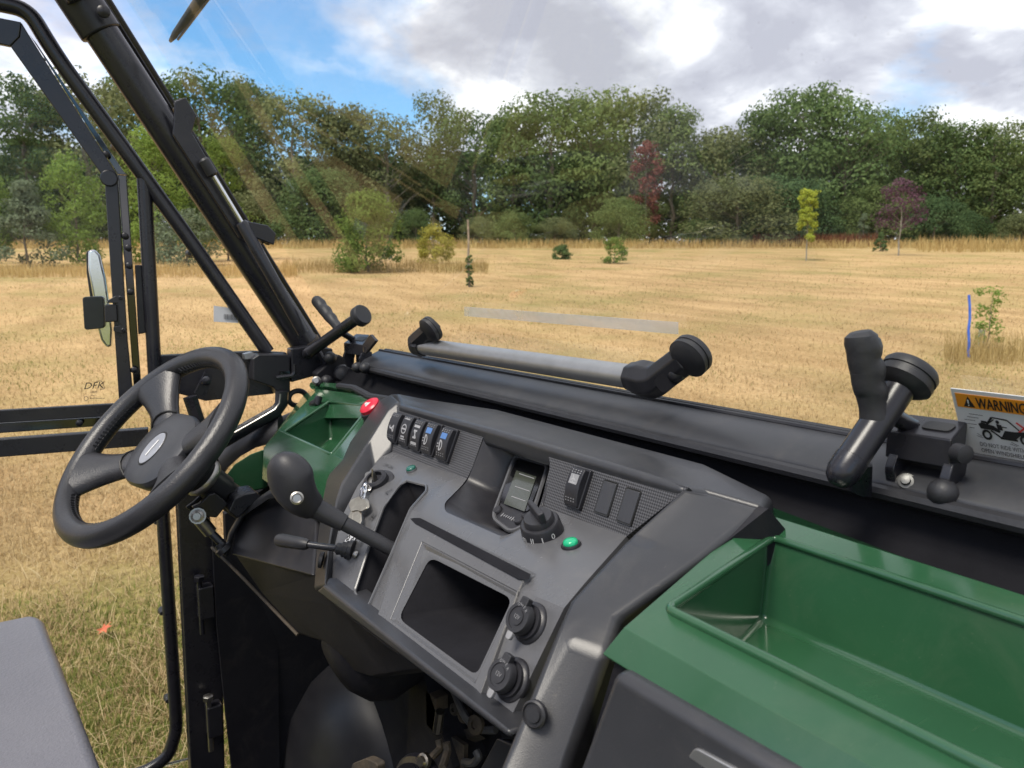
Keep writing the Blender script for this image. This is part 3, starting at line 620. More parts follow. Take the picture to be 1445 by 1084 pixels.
# sleeve and roof corner casting at the pillar head
pj = VX(137, 38, -1.5)
b = B(); b.tube([pj-dirp*0.012, pj+dirp*0.065], 0.0345, 20)
b.tube([pj+dirp*0.055+Vector((0, 0.004, 0)), pj+dirp*0.10, pj+dirp*0.16+Vector((0, -.02, 0.005)), pj+dirp*0.2+Vector((0, -.08, .0))], [0.035, 0.041, 0.044, 0.044], 16)
b.box(pj+dirp*0.09+XA*0.03+YA*.004, (XA, dirp, dirp.cross(XA)), (0.014, 0.05, 0.030))
j = put('pillar_joint', b.mesh(), 'black', bevel=0.004)
b = B(); b.lathe(VX(146, 17, -1.452), XA, [(0, 0.010), (0.004, 0.010), (0.007, 0.006), (0.008, 0.0)], 16); put('bolt', b.mesh(), 'black', j)
# open cage above the cab
for X in (-1.52, 0.22):
    b = B(); b.tube([Vector((X, -1.3, 0.5)), Vector((X, -1.3, 2.0))], 0.028, 12); put('rear_pillar', b.mesh(), 'powder')
    b = B(); b.tube([Vector((X, 0.06, 1.985)), Vector((X, -1.3, 2.01))], 0.026, 12); put('roof_tube', b.mesh(), 'powder')
for Y_ in (-0.62, -1.3):
    b = B(); b.tube([Vector((-1.52, Y_, 2.0)), Vector((0.22, Y_, 2.0))], 0.022, 12); put('roof_tube', b.mesh(), 'powder')
# side frame of the windscreen, double rubber edge
e0 = G(447, 484, -0.008); e1 = G(166, 36, -0.008); ed = (e1-e0).normalized()
ws_ = B(); ws_.v = []
gl = [GXT(-1.475, -0.012), GXT(0.17, -0.012), GXT(0.17, 0.80), GXT(-1.475, 0.80)]
ws_.prism([g_-GN*0.002 for g_ in gl], GN*0.004); WS = put('windscreen', ws_.mesh(), 'glass', smooth=False, label='large clear slanted windscreen pane with dust and faint reflections')
b = B(); b.tube([e0-ed*0.02, e1+ed*0.05], [(0.011, 0.009)]*2, 10, flat=XA); put('side_frame', b.mesh(), 'powder', WS)
for k, (dx, r) in enumerate(((0.016, 0.0042), (0.025, 0.0036))):
    b = B(); b.tube([e0-ed*0.02+XA*dx+GN*0.006, e1+ed*0.05+XA*dx+GN*0.006], r, 8); put('edge_seal', b.mesh(), 'rubber', WS)
b = B(); b.tube([GXT(-1.47, 0.80), GXT(0.17, 0.80)], 0.014, 10); put('top_frame', b.mesh(), 'powder', WS)
b = B(); b.prism([G(x, y, -.0045) for x, y in [(655, 433), (957, 455), (957, 472), (655, 446)]], GN*.0004); put('pale_strip', b.mesh(), 'palestrip', WS, smooth=False, label='translucent pale strip on the glass')  # thin pale see-through strip laid over the inner face of the glass
# upper hinge brackets with round glass fixings
def glass_knob(bb, x, y, r=0.019, back=0.024):
    c = G(x, y, -0.002); d = -GN
    bb.lathe(c, d, [(0, r*0.9), (0.002, r), (0.006, r), (0.0065, r*0.93), (0.008, r*0.93), (0.0085, r), (0.013, r), (0.016, r*0.86), (0.018, r*0.55), (back, r*0.5)], 28)
    return c+d*back
b = B(); q = [VX(247, 143, -1.44), VX(262, 137, -1.44), VX(278, 163, -1.44), VX(271, 187, -1.44), VX(337, 300, -1.44), VX(352, 338, -1.44), VX(338, 336, -1.44), VX(244, 190, -1.44)]
b.prism(q, (-0.008, 0, 0)); br = put('hinge_plate', b.mesh(), 'powder', bevel=0.002)
b = B(); glass_knob(b, 264, 152); put('glass_fixing', b.mesh(), 'rubber', br)
b = B(); q = [VX(348, 312, -1.42), VX(378, 318, -1.42), VX(390, 330, -1.42), VX(387, 346, -1.42), VX(362, 336, -1.42), VX(352, 332, -1.42)]
b.prism(q, (-0.008, 0, 0)); br2 = put('hinge_plate', b.mesh(), 'powder', bevel=0.002)
b = B(); glass_knob(b, 380, 331, 0.017); put('glass_fixing', b.mesh(), 'rubber', br2)
# gas strut
s0 = VX(296, 240, -1.425); s1 = VX(342, 316, -1.425); s2 = VX(428, 470, -1.425); d = (s1-s0).normalized()
b = B(); b.tube([s1-d*0.004, s1, s2], [0.0085, 0.011, 0.011], 14); gs = put('gas_strut', b.mesh(), 'powder')
b = B(); b.tube([s0, s1], 0.0042, 10); put('piston_rod', b.mesh(), 'chrome', gs)
b = B(); b.tube([s0-d*0.022, s0-d*0.018, s0+d*0.008, s0+d*0.012], [0.006, 0.0095, 0.0095, 0.005], 12); put('ball_joint', b.mesh(), 'rubber', gs)
# wiper blade on the outer side of the glass
w0 = G(240, 58, 0.02); w1 = G(284, -4, 0.02); w2 = G(330, -70, 0.022)
b = B(); b.tube([w0, w0.lerp(w1, .15), w1, w2], [(0.002, 0.003), (0.003, 0.006), (0.004, 0.008), (0.004, 0.009)], 8, flat=GN); wp = put('wiper_blade', b.mesh(), 'wire')
for off in (-0.006, 0.006):
    sd_ = (w1-w0).cross(GN).normalized()*off
    b = B(); b.tube([w0.lerp(w1, 0.1)+sd_+GN*0.006, w1+sd_+GN*0.008, w2+sd_+GN*0.01], 0.0022, 6); put('wiper_strip', b.mesh(), 'steel' if off < 0 else 'black', wp)

# windscreen sill rail and the black apron below it
RX0, RX1 = -1.40, 0.22
def xsec(pts, x0, x1, n=1):
    b = B(); b.prism([Vector((x0, y, z)) for y, z in pts], (x1-x0, 0, 0)); return b
rail = put('windscreen_sill', xsec([(0.577, 1.316), (0.566, 1.326), (0.556, 1.327), (0.524, 1.314), (0.515, 1.306), (0.517, 1.298), (0.530, 1.288), (0.60, 1.27), (0.60, 1.30)], RX0+0.12, RX1).mesh(), 'grain', bevel=0.003, seg=2)
b = B(); b.tube([Vector((RX0+.13, 0.5205, 1.2985)), Vector((-1.13, 0.514, 1.300)), Vector((RX1, 0.514, 1.300))], 0.0055, 8); put('sill_seam', b.mesh(), 'rubber', rail)
b = B(); b.tube([Vector((RX0+.12, 0.572, 1.326)), Vector((RX1, 0.572, 1.326))], 0.0045, 8); put('glass_seal', b.mesh(), 'rubber', rail)
b = B(); b.tube([Vector((RX0+.12, 0.560, 1.3275)), Vector((RX1, 0.560, 1.3275))], 0.0028, 8); put('glass_seal', b.mesh(), 'black', rail)
apr = put('apron', xsec([(0.536, 1.292), (0.520, 1.262), (0.490, 1.246), (0.462, 1.242), (0.462, 1.20), (0.56, 1.20)], RX0, RX1).mesh(), 'cloth', bevel=0.008, seg=3)
b = B(); b.tube([VY(478, 545, .475), VY(500, 548, .47), VY(522, 560, .465), VY(560, 566, .462), VY(700, 590, .468)], 0.006, 8); put('apron_seal', b.mesh(), 'rubber', apr)

# ================================================================== dashboard
def lerpn(a, b, n): return [Vector(a).lerp(Vector(b), i/(n-1)) for i in range(n)]
NC = 19
swT = lerpn(VY(556, 573, .397), VY(972, 688, .411), NC)
swB = lerpn(VY(545, 635, .375), VY(884, 757, .391), NC)
shM = lerpn(VY(505, 685, .315), VY(826, 822, .325), NC)
shB = lerpn(VY(482, 730, .287), VY(796, 858, .298), NC)
lowB = lerpn(VY(460, 820, .248), VY(716, 1022, .250), NC)
fb = sheet([swT, swB], (0, 0.012, -0.010)); up_me = fb.mesh()
SWN = (swB[9]-swT[9]).cross(XA).normalized()
if SWN.y > 0: SWN = -SWN
SWP = swT[9]; SWV = (swT[9]-swB[9]).normalized()
def SW(x, y, off=0): p_, n_ = on_dash(x, y, off); return p_
dash = put('dashboard', sheet([swB, shM, shB, lowB], (0, 0.012, -0.012)).mesh(), 'satin', label='grey moulded centre dashboard console')
swp = put('switch_panel', up_me, 'weave', dash, label='textured upper switch panel')
def shelf_pt(x, y, Y): return VY(x, y, Y)
# cutters
pocket = [(687, 611), (772, 637), (777, 655), (762, 716), (745, 740), (720, 754), (707, 757), (628, 722), (627, 710), (660, 677), (682, 617)]
pk = rpoly([VD(x, y, 0.5) for x, y in pocket], 0.008)
def frustum(pts2, d0, d1):
    p0 = [EYE+(p-EYE)*(d0/0.5) for p in pts2]; p1 = [EYE+(p-EYE)*(d1/0.5) for p in pts2]; b = B(); b.prism(p0, None or (0, 0, 0), top=p1); return b.mesh()
slot = [(574, 679), (602, 686), (602, 694), (580, 719), (554, 780), (521, 855), (507, 849), (501, 835), (525, 761), (541, 717), (562, 688)]
sl = rpoly([VD(x, y, 0.5) for x, y in slot], 0.0015)
radio = rpoly([VD(x, y, 0.5) for x, y in [(607, 786), (723, 845), (672, 954), (562, 873)]], 0.006)
cut(dash, [frustum(pk, 0.42, 1.0), frustum(sl, 0.42, 1.1), frustum(radio, 0.36, 0.9)])
cut(swp, [frustum(pk, 0.42, 1.0)])
for o in (dash, swp):
    o.data.polygons.foreach_set('use_smooth', [True]*len(o.data.polygons)); o.data.set_sharp_from_angle(angle=rad(32))
# pocket, gear slot and radio cavities: open boxes behind the openings
def cavity(name, outline, vec, shrink, m, par=None):
    o0 = [Vector(p) for p in outline]; c = sum(o0, Vector())/len(o0); n = len(o0); vec = Vector(vec)
    o1 = [c+vec+(p-c)*shrink for p in o0]; b = B()
    b.add(o0+o1, [(i, (i+1) % n, n+(i+1) % n, n+i) for i in range(n)]+[tuple(range(n, 2*n))]); me = b.mesh(fix=False)
    o = put(name, me, m, par); sm = o.modifiers.new('s', 'SOLIDIFY'); sm.thickness = 0.002; sm.offset = 1; return o
from mathutils.bvhtree import BVHTree
def _bvh():
    V_, F_ = [], []
    for r0, r1 in ((swT, swB), (swB, shM), (shM, shB), (shB, lowB)):
        k = len(V_); n_ = len(r0); V_ += r0+r1
        for i in range(n_-1): F_ += [(k+i, k+i+1, k+n_+i+1), (k+i, k+n_+i+1, k+n_+i)]
    return BVHTree.FromPolygons(V_, F_)
FASCIA = _bvh()
def on_dash(x, y, off=0.0):      # lift a pixel onto the fascia
    d = ray(x, y).normalized(); loc, n, idx, dist = FASCIA.ray_cast(EYE, d)
    if loc is None: loc, n, idx, dist = FASCIA.find_nearest(VY(x, y, .30))
    if n.y > 0: n = -n
    return loc+n*off, n.copy()
ring = rpoly([on_dash(x, y, -0.001)[0] for x, y in pocket], 0.006)
cavity('gauge_pocket', ring, (0, 0.055, -0.030), 0.80, 'black', dash)
ring = rpoly([on_dash(x, y, -0.001)[0] for x, y in slot], 0.0015)
cavity('gear_gate', ring, (0.0, 0.03, -0.06), 0.92, 'cloth', dash)
ring = rpoly([on_dash(x, y, -0.001)[0] for x, y in [(607, 786), (723, 845), (672, 954), (562, 873)]], 0.004)
cavity('storage_slot', ring, (0, 0.13, -0.015), 0.95, 'cloth', dash)
# rim of the pocket and gate
b = B(); b.tube(rpoly([on_dash(x, y, 0.0005)[0] for x, y in slot], 0.003), 0.0016, 6, closed=True); put('gate_rim', b.mesh(), 'satin', dash)
# radio surround: stepped frame
def frame(outer, inner, off0, off1, m, name, par):
    o = [on_dash(x, y, off0)[0] for x, y in outer]; i = [on_dash(x, y, off1)[0] for x, y in inner]; n = len(o); b = B()
    back = [p+YA*0.012 for p in o]; bi = [p+YA*0.003 for p in i]
    v = o+i+back+bi; f = []
    for k in range(n):
        l = (k+1) % n; f += [(k, l, n+l, n+k), (k, 2*n+k, 2*n+l, l), (n+k, n+l, 3*n+l, 3*n+k), (2*n+k, 3*n+k, 3*n+l, 2*n+l)]
    b.add(v, f); return put(name, b.mesh(), m, par, bevel=0.0015, seg=2)
bez = frame([(584, 737), (744, 822), (682, 988), (537, 872)], [(598, 768), (733, 838), (674, 967), (554, 876)], 0.0045, 0.003, 'satin', 'slot_surround', dash)
frame([(598, 768), (733, 838), (674, 967), (554, 876)], [(605, 785), (724, 845), (672, 955), (561, 873)], 0.0030, -0.002, 'satin', 'slot_frame', dash)
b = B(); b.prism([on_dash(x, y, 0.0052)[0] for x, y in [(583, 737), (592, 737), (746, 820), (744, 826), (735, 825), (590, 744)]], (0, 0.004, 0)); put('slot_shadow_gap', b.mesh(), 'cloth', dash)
# raised frame around the console
crest = [(443, 830, .242), (450, 720, .300), (468, 668, .345), (514, 590, .415), (536, 562, .448), (560, 555, .462)]
b = B()
# left border: outer row, crest row, inner row
rows = []
outer = [(443, 831, .246), (447, 770, .285), (455, 706, .318), (463, 667, .345), (513, 597, .405), (534, 565, .440), (552, 557, .452)]
inn = [(458, 826, .236), (463, 770, .262), (474, 706, .290), (482, 682, .305), (520, 622, .355), (548, 577, .388), (562, 566, .402)]
inl = [(462, 819, .245), (472, 764, .272), (484, 718, .296), (494, 702, .308), (528, 660, .352), (550, 634, .373), (562, 580, .396)]
b = sheet([[VY(*p) for p in outer], [VY(*p) for p in inn], [VY(*p) for p in inl]], (0.004, 0.02, -0.02)); lb = put('console_frame', b.mesh(), 'grain', dash, bevel=0.006, seg=4)
# top border
t0 = [(545, 556, .470), (700, 577, .478), (860, 619, .484), (990, 652, .482), (1092, 700, .474)]
t1 = [(556, 555, .440), (700, 584, .445), (860, 628, .448), (1005, 672, .450), (1081, 717, .443)]
t2 = [(560, 562, .420), (700, 597, .425), (860, 642, .428), (955, 672, .428), (1003, 694, .426)]
t3 = [(562, 570, .394), (700, 608, .399), (860, 655, .404), (930, 676, .406), (964, 686, .407)]
b = sheet([[VY(*p) for p in r] for r in (t0, t1, t2, t3)], (0, 0.004, -0.022)); put('console_frame', b.mesh(), 'grain', dash, bevel=0.007, seg=4)
# right border
r0 = [(964, 686, .407), (884, 760, .372), (803, 846, .300), (780, 896, .276), (720, 1042, .236), (690, 1115, .214)]
r1 = [(1003, 694, .4255), (920, 770, .370), (838, 858, .304), (818, 905, .280), (756, 1062, .238), (724, 1135, .214)]
r2 = [(1081, 717, .4425), (990, 788, .378), (874, 872, .312), (858, 925, .292), (806, 1070, .262), (780, 1150, .242)]
R0_, R1_, R2_ = [[VY(*p) for p in r] for r in (r0, r1, r2)]
for k in (3, 4, 5): R1_[k] = R0_[k].lerp(R2_[k], .42)+Vector((.0, -.0025, .001))
b = sheet([R0_, R1_, R2_], (-0.006, 0.016, -0.02)); put('console_frame', b.mesh(), 'grain', dash, bevel=0.006, seg=4)
sidew = [(1084, 718, .440), (990, 792, .382), (876, 876, .316), (862, 928, .298), (806, 1084, .268), (790, 1180, .245)]
b = B(); p0 = [VY(*p) for p in sidew]; b = sheet([p0, [p+Vector((0.004, 0.03, -0.03)) for p in p0]], (-0.008, 0, 0)); put('console_side', b.mesh(), 'deep', dash)
# bottom lip
l0 = lerpn(VY(463, 815, .246), VY(719, 1017, .246), 5); l1 = lerpn(VY(455, 826, .236), VY(718, 1033, .236), 5); l2 = lerpn(VY(445, 834, .238), VY(719, 1044, .238), 5)
b = sheet([l0, l1, l2], (0, 0.025, -0.004)); put('console_lip', b.mesh(), 'grain', dash, bevel=0.005, seg=4)
# dark body behind the console so nothing shows through
b = B(); b.prism([Vector((X, y, z)) for X in (-0.93,) for y, z in ((.47, 1.25), (.42, 1.21), (.40, 1.15), (.42, 1.10), (.47, 1.10))], (0.58, 0, 0)); put('console_core', b.mesh(), 'deep', dash)

# ---- switches
def rocker(x, y, sym, w=0.0110, h=0.0178, label=None):
    c = SW(x, y, 0); u = (swT[-1]-swT[0]).normalized(); n = SWN; v = n.cross(u).normalized()
    if v.z < 0: v = -v
    b = B(); b.prism(rpoly([c+u*i*(w+0.0012)+v*j*(h+0.0015) for i, j in ((-1, -1), (1, -1), (1, 1), (-1, 1))], 0.002), n*0.004)
    base = put('rocker_switch', b.mesh(), 'black', bevel=0.0008, label=label)
    prof = []                               # side profile of the paddle (v, n)
    for k in range(13):
        t = -1+2*k/12; prof.append((t*h, 0.0105-0.0030*t*t+0.0015*t))
    pts = [c+v*a+n*z for a, z in prof]+[c+v*h+n*0.002, c-v*h+n*0.002]
    b = B(); b.prism([p-u*w for p in pts], u*2*w); put('paddle', b.mesh(), 'black', base, bevel=0.0012, seg=2)
    def top(t): return 0.0105-0.0030*t*t+0.0015*t+0.0003
    def quad(bb, i0, i1, t0, t1): bb.add([c+u*i0*w+v*t0*h+n*top(t0), c+u*i1*w+v*t0*h+n*top(t0), c+u*i1*w+v*t1*h+n*top(t1), c+u*i0*w+v*t1*h+n*top(t1)], [(0, 1, 2, 3)])
    g_ = B()
    for r in (0.88, 0.76, -0.62, -0.76):
        for i in (-.6, -.2, .2, .6): quad(g_, i-.09, i+.09, r-.025, r+.025)
    put('grip_dots', g_.mesh(fix=False), 'greyprint', base, smooth=False)['kind'] = 'stuff'
    s = B()
    def line(p, q, wd=0.09):
        p, q = Vector((p[0], p[1])), Vector((q[0], q[1])); d_ = (q-p); nn_ = Vector((-d_.y, d_.x)).normalized()*wd
        P4 = [p-nn_, q-nn_, q+nn_, p+nn_]; K = w/h
        s.add([c+u*a.x*w+v*(a.y*K)*h+n*top(a.y*K) for a in P4], [(0, 1, 2, 3)])
    def arc(cx_, cy_, r, a0_, a1_, k=8):
        for i in range(k):
            A, C_ = a0_+(a1_-a0_)*i/k, a0_+(a1_-a0_)*(i+1)/k; line((cx_+r*math.cos(A), cy_+r*math.sin(A)), (cx_+r*math.cos(C_), cy_+r*math.sin(C_)), 0.07)
    if sym in ('lamp', 'lamp2'):
        line((-.35, -.75), (-.35, .25)); arc(-.35, -.25, .5, -PI/2, PI/2)
        q_ = B(); quad(q_, -.55, .55, .28, .66); put('indicator', q_.mesh(fix=False), 'blueprint', base, smooth=False)
        for k in (-.15, 0.15): line((-.8, k-.3), (-.5, k-.25), .05)
    elif sym == 'horn':
        line((-.4, -.2), (.1, -.2)); line((.1, -.2), (.45, .2)); line((.45, .2), (.45, -.55)); line((.45, -.55), (.1, -.2)); line((-.4, -.2), (-.4, .1))
    elif sym == 'beacon':
        line((-.5, 1.25), (.5, 1.25), .07); arc(0, .1, .5, 0, 2*PI, 12); line((-.5, .1), (.5, .1)); line((-.4, -.75), (.4, -.75), .08); line((-.4, -1.0), (.4, -1.0), .08)
    elif sym == 'power':
        line((-.6, .85), (.6, .85), .14); line((-.6, -1.0), (.6, -1.0), .14); line((-.35, .35), (.35, .35)); line((0, .35), (0, -.4)); line((-.35, -.4), (.35, -.4)); line((-.35, .35), (.35, -.4), .05)
    elif sym == 'wiper':
        q_ = B(); quad(q_, -.62, .62, .12, .66); put('indicator', q_.mesh(fix=False), 'greyprint', base, smooth=False)
        s.m = 0; arc(0, .35, .42, .2*PI, .8*PI, 6); line((0, .35), (-.2, 1.2), .06); line((-.35, .35), (.35, .35), .06)
    if s.v: put('symbol', s.mesh(fix=False), 'icon', base, smooth=False)
    return base
for (x, y), sy, lb_ in zip([(563, 605), (580, 610), (596, 616), (613, 621), (634, 629)], ['horn', 'beacon', 'power', 'lamp', 'lamp2'], ['rocker switch marked with a horn', 'rocker switch marked with a round beacon', 'rocker switch marked with bars', 'rocker switch with blue symbol and lamp', 'rocker switch with blue symbol and lamp, set at the end of the row']): rocker(x, y, sy, label=lb_)
rocker(819, 690, 'wiper', .0085, .0165, label='single rocker switch with a wiper symbol')
for x, y in ((856, 703), (888, 715)):
    c = SW(x, y, 0); u = (swT[-1]-swT[0]).normalized(); v = SWN.cross(u).normalized(); v = v if v.z > 0 else -v
    b = B(); b.prism(rpoly([c+u*i*0.0075+v*j*0.0135 for i, j in ((-1, -1), (1, -1), (1, 1), (-1, 1))], 0.0012), SWN*0.0016); put('blank_plate', b.mesh(), 'grain', dash, bevel=0.0006)
    b = B(); b.tube(rpoly([c+SWN*0.0006+u*i*0.0081+v*j*0.0141 for i, j in ((-1, -1), (1, -1), (1, 1), (-1, 1))], 0.0012), 0.0007, 4, closed=True); put('blank_plate_edge', b.mesh(), 'ink', dash)
# ---- gauge cluster in its pocket
gc = [VY(727, 641, .432), VY(775, 655, .432), VY(748, 738, .372), VY(722, 752, .366), VY(694, 731, .372)]
gu = (gc[1]-gc[0]).normalized(); gn = (gc[4]-gc[0]).cross(gc[1]-gc[0]).normalized()
if gn.y > 0: gn = -gn
gp0 = gc[0]
def GA(x, y, off=0): return VP(x, y, gp0+gn*off, gn)
b = B(); b.prism(rpoly([GA(x, y) for x, y in [(727, 641), (775, 655), (749, 738), (722, 754), (693, 732)]], 0.010), -gn*0.02); ga = put('gauge', b.mesh(), 'black', bevel=0.002, label='small dashboard display in a recessed pocket')
b = B(); b.tube(rpoly([GA(x, y, 0.001) for x, y in [(727, 642), (774, 656), (748, 737), (722, 752), (695, 731)]], 0.010), 0.0022, 6, closed=True); put('gauge_rim', b.mesh(), 'satin', ga)
b = B(); b.prism(rpoly([GA(x, y, 0.0006) for x, y in [(731, 648), (772, 660), (746, 724), (704, 708)]], 0.006), gn*0.0012); put('gauge_glass', b.mesh(), 'gloss', ga)
b = B(); b.prism([GA(x, y, 0.0022) for x, y in [(729, 664), (757, 673), (740, 722), (711, 711)]], gn*0.0003); put('display', b.mesh(), 'lcd', ga)
b = B()
for x0, y0, x1, y1 in ((733, 668, 754, 675), (727, 686, 748, 693), (722, 700, 742, 707)):
    b.prism([GA(x0, y0, 0.0026), GA(x1, y1, 0.0026), GA(x1-.5, y1+1, 0.0026), GA(x0-.5, y0+1, 0.0026)], gn*0.0002)
put('display_marks', b.mesh(), 'greyprint', ga, smooth=False)
for x, y in ((703, 721), (733, 735)):
    b = B(); b.lathe(GA(x, y, 0.0), gn, [(0, .0052), (.002, .005), (.003, .004), (.003, 0)], 14); put('gauge_button', b.mesh(), 'black', ga)
b = B()
for k, hgt in enumerate((.9, .5, .55, .5, .6, .9, .5)):
    x = 709+k*2.9; y = 726.5+k*1.15; P0 = GA(x, y, .0005); du = (GA(x+3, y+1.2, .0005)-P0).normalized(); dv = gn.cross(du)
    b.prism([P0+du*i*.0011+dv*j*.003*hgt for i, j in ((-1, -.6), (.2, -1), (1, .3), (.1, 1))], gn*.0003)
put('gauge_script', b.mesh(), 'greyprint', ga, smooth=False)
# ---- rotary light switch
kc, kn = on_dash(766, 752); kn = (kn+Vector((0.15, -0.25, 0.15))).normalized()
b = B(); b.lathe(kc-kn*0.004, kn, [(0, .0178), (.004, .0182), (.015, .0170), (.0165, .0158), (.0165, .0135)], 36); kb = put('rotary_light_switch', b.mesh(), 'black', label='black rotary knob with turn positions')
b = B(); b.lathe(kc+kn*0.010, kn, [(0, .0134), (.006, .0130), (.008, .0118), (.008, 0)], 32); put('dial', b.mesh(), 'black', kb)
ku = (VY(762, 738, kc.y)-VY(748, 715, kc.y)).normalized(); ku = (ku-kn*ku.dot(kn)).normalized(); kw = kn.cross(ku)
b = B(); b.prism([kc+kn*0.017+ku*a+kw*z for a, z in ((-.013, -.0022), (.013, -.0030), (.013, .0030), (-.013, .0022))], kn*0.011); put('dial_grip', b.mesh(), 'black', kb, bevel=0.0016)
b = B(); tv = (EYE-kc).normalized()
side = (tv-kn*tv.dot(kn)).normalized(); sdw = kn.cross(side)
for txt, an in (('0', 0.42), ('I', -0.12), ('II', -0.62), ('m', -1.1)):
    dr = side*math.cos(an)+sdw*math.sin(an); tg = kn.cross(dr); P0 = kc+kn*0.0035+dr*0.0179
    text_into(b, txt, P0, tg, kn*0.97-dr*0.1, 0.0072, 0.0004, 'CENTER')
put('position_marks', b.mesh(fix=False), 'white', kb, smooth=False)
# ---- buttons
def button(x, y, r, m, name, ring_m='black', label=None, dome=0.0022, rr=1.35):
    c, n = on_dash(x, y); b = B(); b.lathe(c-n*0.002, n, [(0, r*rr), (.003, r*rr), (.0042, r*rr*.9), (.0042, r)], 24); o = put(name, b.mesh(), ring_m, label=label)
    b = B(); b.lathe(c+n*0.0015, n, [(0, r), (.0022, r)]+[(.0025+dome*math.sin(k*PI/12), r*.96*math.cos(k*PI/12)) for k in range(7)], 24); put('lens', b.mesh(), m, o); return c, n, o
button(806, 770, 0.0062, 'greenlens', 'push_button', label='bright green push button beside the rotary knob')
button(581, 664, 0.0058, 'darkgreenlens', 'push_button', 'satin', 'dark green indicator below the rocker row', 0.0012, 1.12)
# red button on the console frame
rc = VY(529, 582, .432); rn = Vector((.05, -.62, .78)).normalized()
b = B(); b.lathe(rc-rn*.012, rn, [(0, .026), (.006, .025), (.010, .021), (.018, .0195), (.022, .0185), (.022, .0165)], 30); rb = put('red_button', b.mesh(), 'rubber', label='red push button in a black rubber collar')
b = B(); b.lathe(rc+rn*.009, rn, [(0, .0163), (.006, .0160), (.0085, .013), (.0092, .008), (.0092, 0)], 30); put('red_cap', b.mesh(), 'red', rb)
b = B(); ru = XA-rn*rn.x; rv = rn.cross(ru); b.prism([rc+rn*.0185+ru*a+rv*c_ for a, c_ in ((-.006, -.003), (-.001, -.003), (.004, .004), (.004, -.006), (-.001, .001), (-.006, .001))], rn*.0004); put('horn_mark', b.mesh(), 'white', rb, smooth=False)
# ignition barrel
ic, inn_ = on_dash(533, 682); inn_ = (inn_+Vector((.25, -.15, 0))).normalized()
b = B(); b.lathe(ic-inn_*.003, inn_, [(0, .0205), (.004, .020), (.005, .0185), (.005, .0145), (.011, .0138), (.013, .0115), (.013, .009), (.008, .0085), (.008, 0)], 30); ig = put('ignition_switch', b.mesh(), 'black', label='round key switch beside the gear gate')
b = B(); b.box(ic+inn_*.009, (inn_, ZA, XA), (.0065, .006, .0018)); put('key_slot', b.mesh(), 'steel', ig, bevel=.0005)
b = B()
for txt, x, y, s_ in (('OFF ON', 546, 660, .0065), ('L', 545, 698, .0135), ('H', 523, 735, .0120), ('N', 508, 771, .0115), ('R', 501, 790, .0115)):
    c, n = on_dash(x, y, 0.0008); text_into(b, txt, c, XA+Vector((0, 0.05, 0)), n.cross(XA) if n.cross(XA).z > 0 else -n.cross(XA), s_, .0006, 'CENTER')
put('gear_letters', b.mesh(fix=False), 'ink', dash, smooth=False)
c, n = on_dash(496, 762, .0012); vv_ = n.cross(XA); vv_ = vv_ if vv_.z > 0 else -vv_
b = B(); b.prism([c+XA*i*.0085+vv_*j*.0075 for i, j in ((-1, -1), (1, -1), (1, 1), (-1, 1))], n*.0004); st = put('turn_signal_sticker', b.mesh(), 'paper', label='white sticker with two arrows', smooth=False)
b = B()
for sg in (-1, 1):
    arw = [(.3, .5), (.3, .9), (1, 0), (.3, -.9), (.3, -.5), (-.35, -.5), (-.35, .5)]
    b.tube([c+n*.0008+XA*(sg*(.004+q_[0]*.0032))+vv_*q_[1]*.0042 for q_ in arw], .00055, 4, closed=True)
put('arrows', b.mesh(), 'ink', st, smooth=False)
# turn signal stalk
s0, n0 = on_dash(497, 777); s1 = VY(430, 768, .235); s2 = VY(394, 762, .222)
b = B(); b.tube([s0+n0*.002, s0.lerp(s1, .25), s1], [.0042, .0036, .0034], 10); stk = put('turn_signal_stalk', b.mesh(), 'powder')
b = B(); b.tube([s1+(s0-s1).normalized()*.004, s1, s1.lerp(s2, .25), s1.lerp(s2, .9), s2], [.0048, .0062, .0066, .0074, .0066], 14); put('stalk_tip', b.mesh(), 'rubber', stk)
b = B(); d_ = (s1-s0).normalized(); b.lathe(s0-d_*.002, d_, [(0, .0105), (.004, .0105), (.005, .0088), (.008, .0095), (.009, .0075), (.012, .0082), (.013, .006), (.018, .0064), (.020, .004)], 16); put('stalk_boot', b.mesh(), 'rubber', stk)
b = B(); c, n = on_dash(503, 783, .001); b.lathe(c, n, [(0, .004), (.0015, .0036), (.003, .0015), (.003, 0)], 12); put('screw', b.mesh(), 'steel', dash)
# gear lever
k0 = VY(547, 772, .290); k1 = VY(436, 712, .225); k2 = VY(404, 655, .205); kd = (k1-k0).normalized()
b = B(); b.tube([k0-kd*.03, k0, k0.lerp(k1, .55), k0.lerp(k1, .56), k1], [.0072, .0072, .0072, .0085, .0110], 14); gl_ = put('gear_lever', b.mesh(), 'rubber', label='black gear lever with rounded knob')
b = B(); kv = [(k1-kd*.012, .013, .013), (k1, .018, .016), (k1.lerp(k2, .22)+Vector((0, -.004, -.002)), .0235, .019), (k1.lerp(k2, .5)+Vector((-.004, -.005, 0)), .0285, .021), (k1.lerp(k2, .78)+Vector((-.004, 0, 0)), .0285, .021), (k1.lerp(k2, .95)+Vector((-.002, 0, .002)), .0235, .0185), (k2+Vector((0, 0, .008)), .014, .012), (k2+Vector((0, 0, .0115)), .004, .004)]
kv = [(k[0], k[1]*.90, k[2]*.92) for k in kv]
b.tube([k[0] for k in kv], [(k[1], k[2]) for k in kv], 20, flat=(-.8, -.5, -.2)); kk = put('knob', b.mesh(), 'rubber', gl_); sb = kk.modifiers.new('s', 'SUBSURF'); sb.levels = 1; sb.render_levels = 1
